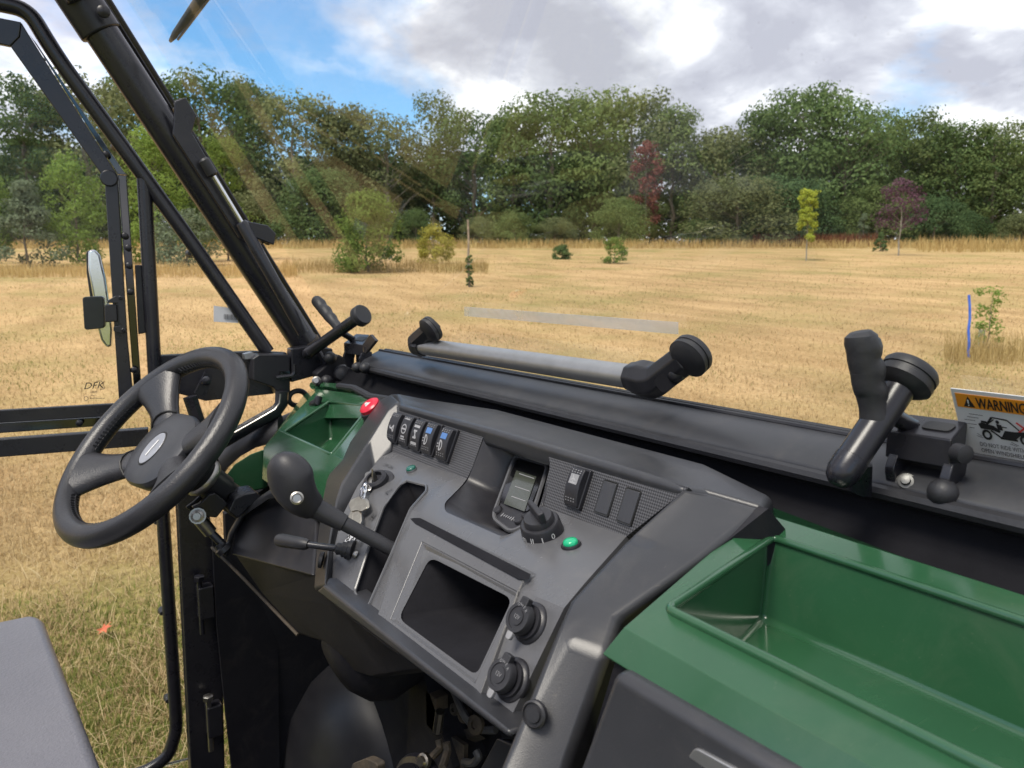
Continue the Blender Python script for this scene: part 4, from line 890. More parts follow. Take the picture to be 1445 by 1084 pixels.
sx_ = VY(419, 703, .205); sdir = (EYE-sx_).normalized(); b = B(); b.lathe(sx_+sdir*.004, sdir, [(0, .0062), (.002, .0062), (.0028, .0045), (.0018, .0035), (.0018, 0)], 16); put('knob_screw', b.mesh(), 'steel', gl_)
# power sockets
for x, y in ((750, 880), (725, 960)):
    c, n = on_dash(x, y, .001); n = (n+Vector((.12, -.1, 0))).normalized()
    b = B(); b.lathe(c-n*.002, n, [(0, .0150), (.003, .0150), (.004, .0143), (.005, .0124), (.0075, .0122), (.0075, .010)], 30); ps = put('power_socket', b.mesh(), 'black', label='capped power socket')
    cc = c+n*.0075-XA*.0015
    b = B(); b.lathe(cc, n, [(0, .0112), (.0045, .0112), (.006, .0104), (.006, .0080), (.0052, .0078), (.0052, .0056), (.0060, .0054), (.0060, 0)], 30); put('socket_cap', b.mesh(), 'rubber', ps)
    vv_ = n.cross(XA).normalized(); vv_ = vv_ if vv_.z > 0 else -vv_
    b = B(); b.prism(rpoly([cc+n*.003+vv_*j+XA*i for i, j in ((-.0032, -.0100), (.0032, -.0100), (.0028, -.0160), (-.0028, -.0160))], .002), n*.003); put('cap_tab', b.mesh(), 'greyprint', ps, bevel=.0006)
    b = B(); b.prism([cc+n*.001+vv_*j+XA*i for i, j in ((-.0045, .0090), (.0040, .0090), (.0040, .0150), (-.0040, .0150))], n*.0055); put('cap_hinge', b.mesh(), 'rubber', ps, bevel=.001)
    b = B()
    for k, ch in enumerate('POWER'): 
        an = PI/2+0.75-k*.375; dr = XA*math.cos(an)+vv_*math.sin(an); text_into(b, ch, cc+n*.0061+dr*.0081, dr.cross(n)*-1 if False else -n.cross(dr)*1.0, dr, .0032, .0003, 'CENTER')
    text_into(b, '12V', cc+n*.0062-vv_*.001, XA, vv_, .0042, .0003, 'CENTER')
    put('socket_lettering', b.mesh(fix=False), 'greyprint', ps, smooth=False)
# round plugs in the frame
def plug(P0, n, r, name='blanking_plug'):
    n = n.normalized(); b = B(); b.lathe(P0-n*.002, n, [(0, r), (.003, r), (.004, r*.86), (.0025, r*.8), (.0025, r*.62), (.004, r*.55), (.004, 0)], 24); return put(name, b.mesh(), 'rubber', dash)
plug(VY(754, 1008, .247), Vector((.35, -.9, .25)), .0085)
plug(VY(453, 790, .250), Vector((-.5, -.8, .2)), .0085)

# ================================================================== green storage bins
def bin_(name, rim, depth, inset, outer, label, floor_tilt=0):
    """open tray: rim corners (BL,BR,FR,FL) and outer skirt rings"""
    rim = [Vector(p) for p in rim]; c = sum(rim, Vector())/4
    rr = rim; n = 4
    ix, iy = inset if isinstance(inset, tuple) else (inset, inset)
    def ins(p, k): d_ = p-c; return c+Vector((d_.x*(1-(1-ix)*k), d_.y*(1-(1-iy)*k), d_.z))
    fl = [ins(p, 1)+Vector((0, 0, -depth)) for p in rr]
    b = B(); v = rr+[ins(p, .85)+Vector((0, 0, -depth*.93)) for p in rr]+fl; f = []
    for k in range(n):
        l = (k+1) % n; f += [(k, l, n+l, n+k), (n+k, n+l, 2*n+l, 2*n+k)]
    f.append(tuple(range(2*n, 3*n))); b.add(v, f)
    tray = put(name, b.mesh(fix=False), 'green', label=label, bevel=.006, seg=4)
    lip = B(); lip.tube([p+Vector((0, 0, -.0008)) for p in rpoly(rim, .006, 4)], 0.0030, 10, closed=True); put('tray_lip', lip.mesh(), 'green', tray)
    # surrounding skin: rings matched corner by corner
    rings = [rim]+[[Vector(p) for p in r] for r in outer]; b = B(); v = [p for r in rings for p in r]; f = []
    for i in range(len(rings)-1):
        for k in range(4):
            l = (k+1) % 4; f.append((i*4+k, i*4+l, (i+1)*4+l, (i+1)*4+k))
    b.add(v, f); o = put('bodywork', b.mesh(), 'green', tray, smooth=True)
    sm = o.modifiers.new('s', 'SOLIDIFY'); sm.thickness = 0.003; sm.offset = -1
    bv = o.modifiers.new('b', 'BEVEL'); bv.width = 0.006; bv.segments = 3; bv.limit_method = 'ANGLE'; bv.angle_limit = rad(20); bv.harden_normals = True
    return tray
# right tray (runs out of the picture to the passenger side)
fz = VY(955, 866, .300).z; bz = VY(1090, 757, .450).z
rimR = [VY(1090, 757, .450), Vector((0.10, .450, bz)), Vector((0.14, .300, fz)), VY(942, 858, .300)]
o1 = [VY(1070, 722, .464), Vector((0.13, .470, bz+.004)), Vector((0.17, .270, fz-.003)), VY(880, 886, .282)]
o2 = [VY(1080, 712, .484), Vector((0.14, .490, bz-.03)), Vector((0.18, .262, fz-.024)), VY(850, 923, .270)]
o3 = [VY(1080, 712, .484)+Vector((0, .01, -.06)), Vector((0.14, .50, bz-.09)), Vector((0.18, .275, fz-.035)), VY(856, 924, .268)+Vector((-.005, .012, -.012))]
bin_('storage_tray', rimR, 0.060, (.985, .84), [o1, o2, o3], 'long green moulded tray on the passenger side of the dashboard')
# left tray
rimL = [VY(465, 566, .452), VY(522, 574, .452), VY(468, 641, .352), VY(400, 610, .352)]
p1 = [VY(449, 549, .470), VY(556, 562, .470), VY(487, 650, .352), VY(393, 607, .345)]
p2 = [VY(430, 556, .470), VY(556, 570, .462), VY(463, 672, .338), VY(372, 632, .325)]
p3 = [VY(405, 590, .440), VY(556, 590, .43), VY(458, 740, .325), VY(370, 676, .312)]
bin_('storage_tray', rimL, 0.066, 0.80, [p1, p2, p3], 'small green moulded tray between steering wheel and console')
b = B(); b.tube([VY(449, 549, .472), VY(441, 544, .48), VY(470, 546, .482), VY(500, 551, .476)], .007, 8); put('body_edge', b.mesh(), 'green')
b = B(); b.tube([VY(441, 571, .43), VY(448, 567, .432), VY(450, 561, .436)], .007, 10); put('filler_cap', b.mesh(), 'black')
# tie ring outside the body
b = B(); rc_ = VX(420, 562, -1.46); b.tube([rc_+Vector((0, math.cos(t)*.018, math.sin(t)*.015)) for t in [2*PI*k/20 for k in range(20)]], .0055, 8, closed=True); put('tie_ring', b.mesh(), 'rubber')
# inner fender panel and arch
b = B(); b.prism([VY(x, y, .30+(x-312)*.0011) for x, y in [(312, 678), (330, 655), (352, 641), (371, 634), (371, 690), (325, 700)]], (0, .01, 0)); ip = put('inner_fender', b.mesh(), 'green', bevel=.003)
b = B(); b.tube([VY(x, y, .305+(x-300)*.0011) for x, y in [(300, 668), (315, 645), (335, 627), (360, 613), (384, 606), (396, 603)]], [(.030, .012)]*6, 10, flat=(0, 0.3, 1)); put('fender_arch', b.mesh(), 'black', ip)
b = B(); b.tube([VX(x, y, -1.5) for x, y in [(345, 612), (375, 604), (398, 600), (420, 590)]], [(.010, .02)]*4, 8); put('outer_fender', b.mesh(), 'black', ip)

# ================================================================== glove box
gb = [VY(866, 946, .262), VY(1118, 1093, .262), Vector((.15, .262, 1.225)), Vector((.15, .235, .98)), VY(780, 1180, .235)]
b = B(); b.prism(gb, (0, .03, 0)); gbx = put('glove_box_lid', b.mesh(), 'grain', bevel=.006, seg=3)
b = B(); b.prism([VY(868, 934, .275), Vector((.15, .275, VY(1120, 1084, .275).z)), Vector((.15, .29, .95)), VY(790, 1200, .29)], (0, .01, 0)); put('glove_box_frame', b.mesh(), 'deep', gbx)
b = B(); b.prism(rpoly([VY(x, y, .2575) for x, y in [(980, 1055), (1040, 1088), (1010, 1140), (945, 1105)]], .003), (0, .004, 0)); put('latch_plate', b.mesh(), 'alu', gbx, bevel=.0012)
b = B(); b.prism([VY(x, y, .2585) for x, y in [(877, 1076), (888, 1082), (884, 1090), (873, 1084)]], (0, .003, 0)); put('glove_box_sticker', b.mesh(), 'white', gbx, smooth=False)

# ================================================================== steering
WC = Vector((-1.1952, .1541, 1.2201)); WN = Vector((.19622, -.69448, .69224)).normalized()
WA = WN.cross(ZA).normalized(); WA = WA if WA.x > 0 else -WA; WB = WA.cross(WN); WB = WB if WB.z > 0 else -WB
def WP(a, b_, h=0): return WC+WA*a+WB*b_+WN*h
def pol(r, t, h=0): return WP(r*math.cos(t), r*math.sin(t), h)
R0 = .1595
b = B(); b.tube([pol(R0, 2*PI*k/72) for k in range(72)], .0168, 20, closed=True); wheel = put('steering_wheel', b.mesh(), 'leather', label='black leather four-spoke steering wheel')
for t in (22, 140, -145, -22):
    t = rad(t); b = B(); pth = []; rr_ = []
    for k in range(9):
        q = k/8; r = .030+(.150-.030)*q; pth.append(pol(r, t, -.030+.030*q**1.4)); rr_.append((.024+.024*max(0, q-.35)**1.8/(.65**1.8), .0125+.003*q))
    b.tube(pth, rr_, 18, flat=WA*-math.sin(t)+WB*math.cos(t)); o = put('spoke', b.mesh(), 'leather', wheel)
b = B(); hub = []
for k in range(40):
    a_ = 2*PI*k/40; cs, sn = math.cos(a_), math.sin(a_); e_ = (abs(cs)**2.6+abs(sn)**2.6)**(-1/2.6); hub.append((cs*e_, sn*e_))
rings = [(.050, -.06), (.062, -.040), (.066, -.024), (.063, -.017), (.052, -.0125), (.030, -.0105)]
v = []; f = []
for r, h in rings: v += [WP(x*r*1.02, y*r*.98-.002, h) for x, y in hub]
for i in range(len(rings)-1):
    for k in range(40): f.append((i*40+k, i*40+(k+1) % 40, (i+1)*40+(k+1) % 40, (i+1)*40+k))
f += [tuple(range(39, -1, -1)), tuple(range((len(rings)-1)*40, len(rings)*40))]
b.add(v, f); put('horn_pad', b.mesh(), 'grain', wheel)
for t, s_ in ((140, 1), (-145, 1)):
    t = rad(t); b = B(); b.tube([pol(.071, t+u_*.36, -.0075-.012*abs(u_)**2) for u_ in (-1, -.6, -.2, .2, .6, 1)], .0016, 6); put('pad_seam', b.mesh(), 'ink', wheel)
bd = [(math.cos(2*PI*k/32)*.0185, math.sin(2*PI*k/32)*.0275) for k in range(32)]; ca, sa = math.cos(rad(52)), math.sin(rad(52))
ca, sa = 1, 0
b = B(); b.prism([WP(x*ca-y*sa-.002, x*sa+y*ca-.008, -.0115) for x, y in bd], WN*.0022); put('badge', b.mesh(), 'silver', wheel, bevel=.0006)
b = B(); b.tube([WP(x*1.04-.002, y*1.06-.008, -.0105) for x, y in bd], .0011, 6, closed=True); put('badge_rim', b.mesh(), 'ink', wheel)
b = B(); b.tube([WP(-.002, -.022, -.009), WP(-.001, -.008, -.009), WP(.001, .006, -.009)], .0012, 5); put('badge_mark', b.mesh(), 'white', wheel)
for a0_, a1_ in ((60, 122), (158, 197), (234, 302), (-18, 22)):      # stitching inside the rim
    b = B(); k = int((a1_-a0_)/2.6)
    for i in range(k):
        t = rad(a0_+(a1_-a0_)*i/k)
        for s_ in (-1, 1): b.tube([pol(R0-.0166, t, s_*.0009), pol(R0-.0156, t+s_*.014, s_*.0070)], .0017, 4)
    o = put('stitching', b.mesh(), 'rubber', wheel); o['kind'] = 'stuff'
    b = B(); b.tube([pol(R0-.0166, rad(a0_+(a1_-a0_)*i/24)) for i in range(25)], .0012, 5); put('stitch_seam', b.mesh(), 'rubber', wheel)
# column
b = B(); b.lathe(WP(0, 0, -.035), -WN, [(0, .05), (.03, .045), (.05, .038), (.06, .030), (.075, .030), (.078, .026), (.11, .026), (.112, .0225), (.30, .0225)], 24); colm = put('steering_column', b.mesh(), 'black')
b = B(); b.lathe(WP(0, 0, -.098), -WN, [(0, .031), (.004, .033), (.008, .033), (.012, .031)], 24); put('column_collar', b.mesh(), 'steel', colm)
b = B(); b.prism([VX(x, y, -1.185) for x, y in [(271, 716), (282, 711), (295, 698), (303, 696), (322, 711), (306, 731), (285, 729)]], (-.010, 0, 0)); put('tilt_bracket', b.mesh(), 'powder', colm, bevel=.002)
b = B(); b.prism([VX(x, y, -1.235) for x, y in [(262, 716), (272, 709), (288, 694), (296, 692), (312, 705), (296, 726), (276, 728)]], (-.006, 0, 0)); put('tilt_bracket', b.mesh(), 'powder', colm, bevel=.002)
b = B(); bo = VX(279, 728, -1.18); nb = Vector((1, -.3, .2)); b.lathe(bo, nb, [(-.02, .006), (0, .006), (0, .0125), (.002, .0125), (.002, .0095), (.007, .0095), (.008, .006), (.012, .0055), (.012, 0)], 12); put('pivot_bolt', b.mesh(), 'steel', colm)
g0 = VX(281, 732, -1.20); g1 = VX(297, 751, -1.20); g2 = VX(316, 770, -1.19)
b = B(); b.tube([g0, g1], .0105, 14); ts = put('tilt_strut', b.mesh(), 'steel', colm)
b = B(); b.tube([g1, g2], .0065, 12); put('tilt_rod', b.mesh(), 'powder', colm)
b = B(); b.lathe(g2+Vector((0, 0, -.006)), (g1-g2), [(-.004, .014), (.004, .014), (.006, .010), (.012, .008)], 16); put('strut_foot', b.mesh(), 'black', colm)
b = B(); b.prism([VX(x, y, -1.17) for x, y in [(330, 704), (345, 697), (362, 694), (372, 704), (352, 716), (336, 733), (322, 722)]], (-.05, .0, -.0)); put('column_bracket', b.mesh(), 'powder', colm, bevel=.003)
# column cowl
b = B(); b.prism([VY(382, 699, .315), VY(346, 724, .285), VY(331, 752, .265), VY(327, 783, .255), VY(440, 813, .290), VY(447, 735, .330), VY(420, 705, .335)], (.01, .10, -.02)); cw = put('column_cowl', b.mesh(), 'black', bevel=.003)
b = B(); b.tube([VY(x, y, d_) for x, y, d_ in [(319, 782, .252), (327, 752, .262), (345, 722, .282), (384, 696, .312), (410, 690, .33)]], [(.012, .005)]*5, 8, flat=(.6, 0, .4)); put('cowl_frame', b.mesh(), 'grain', cw)
b = B(); b.tube([VY(x, y, d_) for x, y, d_ in [(330, 692, .37), (361, 674, .375), (378, 674, .375)]], [(.012, .005)]*3, 8, flat=(.2, 0, 1)); put('cowl_frame', b.mesh(), 'grain', cw)
b = B(); b.prism([VY(x, y, d_) for x, y, d_ in [(328, 781, .256), (440, 813, .290), (470, 850, .268), (540, 905, .262), (606, 948, .266), (580, 951, .30), (527, 957, .33), (484, 944, .33), (456, 907, .31), (420, 896, .30), (372, 838, .275)]], (.02, .12, -.01)); put('lower_cowl', b.mesh(), 'deep', cw, bevel=.006)
b = B(); b.tube([VY(x, y, d_) for x, y, d_ in [(299, 773, .250), (327, 800, .255), (345, 818, .26), (420, 896, .298)]], .0024, 6); put('cowl_edge', b.mesh(), 'dirt', cw)
b = B(); b.lathe(VY(512, 915, .36), Vector((.1, -1, -.35)), [(-.10, .085), (0, .08), (.025, .065), (.04, .04), (.045, 0)], 28); put('cowl_bulge', b.mesh(), 'deep', cw)

# ================================================================== footwell
b = B(); b.prism([Vector((-1.43, .52, .42)), Vector((-.30, .52, .42)), Vector((-.30, .52, 1.24)), Vector((-1.43, .52, 1.14))], (0, .02, 0)); fw = put('firewall', b.mesh(), 'deep')
b = B(); b.prism([Vector((-1.47, .30, .44)), Vector((-1.43, .54, .44)), Vector((-1.40, .54, 1.16)), Vector((-1.44, .30, 1.02))], (.02, 0, 0)); put('kick_panel', b.mesh(), 'deep', fw)
b = B(); b.box((-.72, -.1, .41), (XA, YA, ZA), (.74, .66, .025)); put('floor_pan', b.mesh(), 'deep', bevel=.006)
b = B(); wa = VY(487, 1010, .50); b.lathe(wa+Vector((-.02, .10, -.14)), Vector((.25, -1, .12)), [(-.02, .27), (.06, .26), (.12, .235), (.16, .20), (.19, .14), (.20, .06), (.202, 0)], 40); put('wheel_arch_bulge', b.mesh(), 'black', fw)
b = B(); b.prism([VY(x, y, .42) for x, y in [(578, 950), (596, 948), (640, 1084), (600, 1160), (570, 1160)]], (0, .05, 0)); put('footwell_panel', b.mesh(), 'deep', fw)
# hinge post of the body
b = B(); hp0 = VX(262, 711, -1.46); hp1 = VX(285, 1084, -1.46)
q = [VX(x, y, -1.455) for x, y in [(250, 690), (290, 690), (312, 820), (318, 1100), (270, 1100), (258, 860)]]; b.prism(q, (-.03, 0, 0)); hp = put('hinge_post', b.mesh(), 'powder', bevel=.003)
b = B(); b.prism([VX(x, y, -1.42) for x, y in [(300, 760), (330, 790), (392, 870), (395, 1120), (330, 1110), (318, 1000), (306, 880)]], (-.01, 0, 0)); put('side_panel', b.mesh(), 'deep', hp)
for x, y in ((290, 848), (302, 1014)):
    b = B(); hc = VX(x, y, -1.44); b.box(hc, (XA, YA, ZA), (.014, .014, .032)); hg = put('body_hinge', b.mesh(), 'powder', hp, bevel=.003)
    b = B(); b.tube([hc+Vector((.008, -.010, .05)), hc+Vector((.008, -.010, -.06))], .005, 8); b.lathe(hc+Vector((.008, -.010, .046)), ZA, [(0, .010), (.008, .010), (.010, .007), (.010, 0)], 6); put('hinge_pin', b.mesh(), 'steel' if y > 900 else 'powder', hp)
# pedals and linkage under the console
pdl = put('pedal_frame', B().prism([VY(x, y, .47) for x, y in [(596, 950), (700, 1010), (720, 1084), (600, 1100)]], (0, .03, 0)).mesh(), 'deep', fw)
b = B(); b.prism([VY(x, y, .36) for x, y in [(700, 1040), (728, 1052), (706, 1100), (668, 1100)]], (.03, .03, 0)); put('console_support', b.mesh(), 'grain', bevel=.003)
def link_rod(name, pts, r, m): b = B(); b.tube(rounded(pts, .02), r, 8); return put(name, b.mesh(), m, pdl)
link_rod('linkage_rod', [VY(621, 1004, .40), VY(617, 1032, .40)], .006, 'steel')
link_rod('linkage_rod', [VY(619, 1044, .40), VY(622, 1056, .40), VY(606, 1072, .38), VY(600, 1090, .37)], .0045, 'dirt')
link_rod('linkage_rod', [VY(630, 1048, .40), VY(632, 1060, .40), VY(624, 1084, .38)], .005, 'dirt')
link_rod('pedal_arm', [VY(566, 1092, .34), VY(575, 1075, .34), VY(592, 1073, .34), VY(604, 1080, .34), VY(612, 1094, .34)], .0085, 'powder')
link_rod('cable', [VY(640, 975, .44), VY(655, 1010, .43), VY(672, 1030, .44), VY(700, 1030, .45)], .005, 'wire')
link_rod('cable', [VY(655, 1075, .43), VY(668, 1078, .43), VY(676, 1068, .43), VY(672, 1060, .43)], .005, 'wire')
for x, y, r in ((658, 1008, .010), (674, 1022, .012), (645, 1000, .008)):
    b = B(); b.lathe(VY(x, y, .44), Vector((.3, -1, .3)), [(0, r), (.006, r), (.008, r*.7), (.008, r*.4), (.004, r*.4), (.004, 0)], 16); put('linkage_bolt', b.mesh(), 'dirt', pdl)
b = B(); b.lathe(VY(601, 1073, .335), Vector((.3, -1, .3)), [(0, .0085), (.005, .0085), (.006, .006), (.009, .005), (.009, 0)], 12); put('linkage_bolt', b.mesh(), 'brass', pdl)
b = B(); b.box(VY(617, 1002, .43), (XA, YA, ZA), (.014, .01, .026)); put('pedal_bracket', b.mesh(), 'dirt', pdl, bevel=.002)
b = B(); b.prism([VY(x, y, .43) for x, y in [(637, 1040), (655, 1052), (654, 1090), (637, 1095)]], (0, .006, 0)); put('pedal_bracket', b.mesh(), 'dirt', pdl)
b = B(); b.prism([VY(x, y, .45) for x, y in [(645, 1032), (668, 1026), (676, 1036), (650, 1046)]], (0, .01, -.01)); put('pedal_bracket', b.mesh(), 'dirt', pdl)
b = B(); b.prism(rpoly([VY(x, y, .33) for x, y in [(496, 1078), (516, 1070), (532, 1078), (530, 1110), (492, 1110)]], .008), (0, .012, 0)); put('pedal_pad', b.mesh(), 'dirt', pdl, bevel=.003)

b = B(); b.box((-.65, -.78, .80), (XA, YA, ZA), (.86, .02, .40)); put('rear_bulkhead', b.mesh(), 'deep', bevel=.01)
# ================================================================== seat
sz = .925
q = [VZ(48, 857, sz), VZ(62, 870, sz), VZ(146, 1084, sz), VZ(175, 1160, sz)]
q = [Vector((-1.37, -.50, sz)), Vector((-1.37, q[0].y, sz)), q[1], q[2], Vector((-.62, .06, sz)), Vector((-.62, -.50, sz))]
b = B(); b.prism(rpoly(q, .02, 4), (0, 0, -.11)); st_ = put('seat_cushion', b.mesh(), 'seat', bevel=.016, seg=4, angle=50, label='charcoal vinyl seat cushion')
b = B(); b.box((-.995, -.2, .62), (XA, YA, ZA), (.34, .2, .19)); put('seat_base', b.mesh(), 'deep', bevel=.01)
b = B(); b.box((-.995, -.56, 1.18), (XA, Vector((0, 1, -.2)), Vector((0, .2, 1))), (.34, .06, .30)); put('seat_back', b.mesh(), 'seat', bevel=.03, seg=4)
for X in (-.30,):
    b = B(); b.box((X, -.62, .90), (XA, YA, ZA), (.26, .12, .06)); put('seat_cushion', b.mesh(), 'seat', bevel=.03, seg=4)

# ================================================================== driver door (ajar)
DH = Vector((-1.48, .47, 0)); DD = Vector((-math.sin(.17), -math.cos(.17), 0)); DNn = Vector((DD.y, -DD.x, 0))   # hinge, direction, normal
if DNn.x > 0: DNn = -DNn            # outward
def D(x, y, off=0.0): return VP(max(x, -60), y, DH+DNn*off, DNn)+(DD*.52 if x <= -60 else Vector())
t2 = rounded([D(203, 247), D(217, 500), D(229, 711), D(248, 1005), D(249, 1030), D(238, 1068), D(205, 1090), D(205, 1090)+DD*.75], .05)
b = B(); b.tube(t2, .0125, 14); door = put('door', b.mesh(), 'powder', label='tubular framed glass driver door standing ajar')
b = B(); b.tube(rounded([D(-10, 3)+DD*.62+ZA*.02, D(-10, 3), D(40, 14), D(80, 80), D(199, 243), D(282, 359), D(378, 497)], .06), .0135, 14); put('door_tube', b.mesh(), 'powder', door)
b = B(); b.prism([D(x, y) for x, y in [(210, 503), (222, 502), (358, 496), (405, 498), (405, 548), (385, 556), (290, 566), (212, 545)]], DNn*.025); put('waist_panel', b.mesh(), 'powder', door, bevel=.002)
# flat riveted window frame
wo_ = [(-90, 22), (0, 25), (30, 31), (146, 240), (169, 572), (-90, 584)]; wi_ = [(-90, 60), (0, 63), (14, 65), (112, 250+0), (135, 560), (-90, 572)]
def bar(name, pts, thick, m='powder', off=-.012): b = B(); b.prism([D(x, y, off) for x, y in pts], DNn*thick); return put(name, b.mesh(), m, door, bevel=.0018)
bar('window_frame', [(-60, 21), (0, 25), (30, 31), (27, 52), (14, 65), (0, 62), (-60, 56)], .012)
bar('window_frame', [(30, 31.5), (40, 48), (165, 246), (147, 252), (14.5, 65.5), (27.5, 52)], .012)
bar('window_frame', [(147.5, 252.5), (165.5, 246.5), (180, 480), (189, 570), (168, 570)], .012)
bar('window_frame', [(-60, 582), (167.5, 569.5), (188, 571), (184, 585), (165, 587), (-60, 599.5)], .012)
for x, y in ((59, 86), (150, 218), (176, 333), (181, 350), (182, 375), (184, 412), (189, 522), (112, 597)):
    b = B(); b.lathe(D(x, y, -.006), -DNn, [(0, .006), (.003, .006), (.005, .004), (.0055, 0)], 12); put('rivet', b.mesh(), 'black', door)
b = B(); b.lathe(D(154, 252, -.010), -DNn, [(0, .0145), (.004, .0145), (.006, .0125), (.006, 0)], 20); put('corner_cap', b.mesh(), 'powder', door)
bar('glass_channel', [(41, 48), (52, 62), (178, 247), (166, 246)], .006, 'gloss', .004)
bar('glass_channel', [(166, 246.5), (178.5, 247.5), (200, 552), (190, 566)], .006, 'gloss', .004)
bar('glass_channel', [(-60, 600), (150, 588), (150, 601), (-60, 617)], .006, 'gloss', .004)
bar('cross_rail', [(-60, 626), (209, 605), (209, 629), (-60, 650)], .022)
b = B(); b.prism([D(x, y, .004) for x, y in [(190, 374), (200, 374), (206, 470), (195, 472)]], DNn*.02); put('latch_strip', b.mesh(), 'black', door, bevel=.002)
b = B(); ru_ = D(-60, 600); b.tube([Vector((ru_.x, ru_.y, .48)), Vector((ru_.x, ru_.y, 1.93))], .0125, 12); put('door_tube', b.mesh(), 'powder', door)
# panes
def pane(name, pts, off, label): b = B(); b.prism([D(x, y, off) for x, y in pts], DNn*.004); o = put(name, b.mesh(), 'doorglass', door, smooth=False, label=label); return o
pane('window_pane', [(-60, 50), (0, 55), (20, 60), (180, 247), (200, 560), (-60, 600)], .007, 'sliding window glass of the driver door')
pane('quarter_pane', [(206, 262), (376, 492), (222, 500)], .008, 'small triangular door glass behind the slanted tube')
pane('lower_pane', [(-60, 652), (209, 630), (240, 632), (268, 1072), (200, 1092), (-60, 1120)], .010, 'large lower door glass')
b = B(); b.tube([D(250, 720, .012), D(268, 1070, .012), D(268, 1070, .012)+DD*.78], .0022, 6); put('pane_edge', b.mesh(), 'steel', door)
for x, y in ((222, 735), (229, 862), (237, 985), (98, 105), (163, 207), (200, 258), (268, 358)):
    b = B(); b.lathe(D(x, y, .016), DNn, [(-.014, .004), (0, .0085), (.004, .0085), (.006, .005)], 12); put('glass_bolt', b.mesh(), 'rubber', door)
# DFK etching and stamps on the door glass
b = B(); du = (D(150, 546, .004)-D(118, 548, .004)).normalized(); dv = ZA
text_into(b, 'DFK', D(117.5, 549.5, .005), du, dv, .0175, .0004, shear=.35)
sh = [(135, 540), (137, 538), (143, 537.5), (145, 540), (147.5, 548), (146, 549), (141, 549.5)]
b.tube([D(x, y, .0045) for x, y in sh], .0006, 4)
for x0, x1, y in ((128, 138, 552.5), (128, 138, 554.2), (128.5, 137, 558), (127, 148, 562.2)):
    k = int((x1-x0)/1.6)
    for i in range(k): b.tube([D(x0+i*1.6, y-.8, .0045), D(x0+i*1.6+.7, y+.7, .0045)], .0005, 4)
b.tube([D(121.5+3*math.cos(2*PI*i/14), 562.5+3*math.sin(2*PI*i/14), .0045) for i in range(14)], .0005, 4, closed=True)
put('glass_stamp', b.mesh(fix=False), 'ink', door, smooth=False)
b = B(); lp = [D(x, y, .006) for x, y in [(301.5, 431.5), (337, 436), (337, 456), (301.5, 454)]]; b.prism(lp, DNn*.0006)
lab = put('barcode_label', b.mesh(), 'paper', door, smooth=False)
b = B()
for k in range(9): b.prism([D(x, y, .0045) for x, y in [(316+k*2.0, 443+k*.2), (316.9+k*2.0+(k % 3)*.3, 443+k*.2), (316.9+k*2.0+(k % 3)*.3, 450.5+k*.15), (316+k*2.0, 450.5+k*.15)]], DNn*.0004)
put('barcode', b.mesh(), 'greyprint', door, smooth=False)['kind'] = 'stuff'
# mirror
mb = put('door_mirror', B().prism(rpoly([D(x, y, .02) for x, y in [(116, 419), (146, 418), (148, 463), (119, 466)]], .006), DNn*.035).mesh(), 'black', bevel=.006, seg=3, label='black door mirror with a rounded chrome rim')
b = B(); b.prism([D(x, y, -.016) for x, y in [(148, 430), (165, 430), (166, 454), (148, 455)]], DNn*.03); put('mirror_arm', b.mesh(), 'powder', mb, bevel=.002)
b = B(); b.prism([D(x, y, -.019) for x, y in [(152, 424), (163, 417.5), (176, 418), (178.5, 469), (172, 471), (160, 467.5), (160, 461), (169, 460), (166, 428), (152, 427.5)]], DNn*.005); put('mirror_bracket', b.mesh(), 'powder', mb, bevel=.001)
for x, y in ((170, 420.5), (174, 466)):
    b = B(); b.lathe(D(x, y, -.019), -DNn, [(0, .004), (.002, .004), (.003, .0025), (.0015, .002), (.0015, 0)], 6); put('mirror_screw', b.mesh(), 'black', mb)
mpts = [(124, 353), (134, 352), (141, 360), (149, 392), (154, 425), (159, 465), (158, 489), (150, 491), (142, 480), (137, 462), (131, 420), (124, 380)]
b = B(); b.prism([D(x, y, .035) for x, y in mpts], DNn*.022); put('mirror_shell', b.mesh(), 'chrome', mb, bevel=.007, seg=3)
b = B(); b.prism([D(x, y, .05) for x, y in [(121.5, 356), (125, 353), (128, 380), (132, 420), (127, 420), (122, 385)]], DNn*.012); put('mirror_back', b.mesh(), 'black', mb, bevel=.002)
# hinge casting between door and pillar, pillar foot, lower arm
b = B(); b.prism([VX(x, y, -1.44) for x, y in [(357, 506), (366, 500), (405, 500), (410, 504), (410, 556), (393, 558), (386, 547), (357, 537)]], (-.035, 0, 0)); hb = put('hinge_casting', b.mesh(), 'black', door, bevel=.003)
b = B(); b.prism([VX(x, y, -1.43) for x, y in [(396, 524), (409, 524), (409, 534), (396, 536)]], (-.01, 0, 0)); put('hinge_slot', b.mesh(), 'gloss', door)
b = B(); hk = VX(411, 523, -1.43); b.tube(rounded([hk+Vector((0, -.03, -.012)), hk+Vector((0, .006, -.010)), hk+Vector((0, .006, .012))], .01), .004, 8); put('hinge_hook', b.mesh(), 'powder', door)
b = B(); b.prism([VX(x, y, -1.46) for x, y in [(345, 500), (356, 497), (364, 501), (360, 506), (346, 507)]], (-.02, 0, .0)); put('hinge_shim', b.mesh(), 'alu', door)
b = B(); b.prism([VX(x, y, -1.44) for x, y in [(411, 492), (440, 488), (470, 492), (470, 522), (444, 531), (411, 540)]], (-.03, 0, 0)); pf = put('pillar_foot', b.mesh(), 'powder', bevel=.003)
b = B(); b.tube([a0-dirp*.012, a0+dirp*.004], .0315, 20); put('foot_collar', b.mesh(), 'dirt', pf)
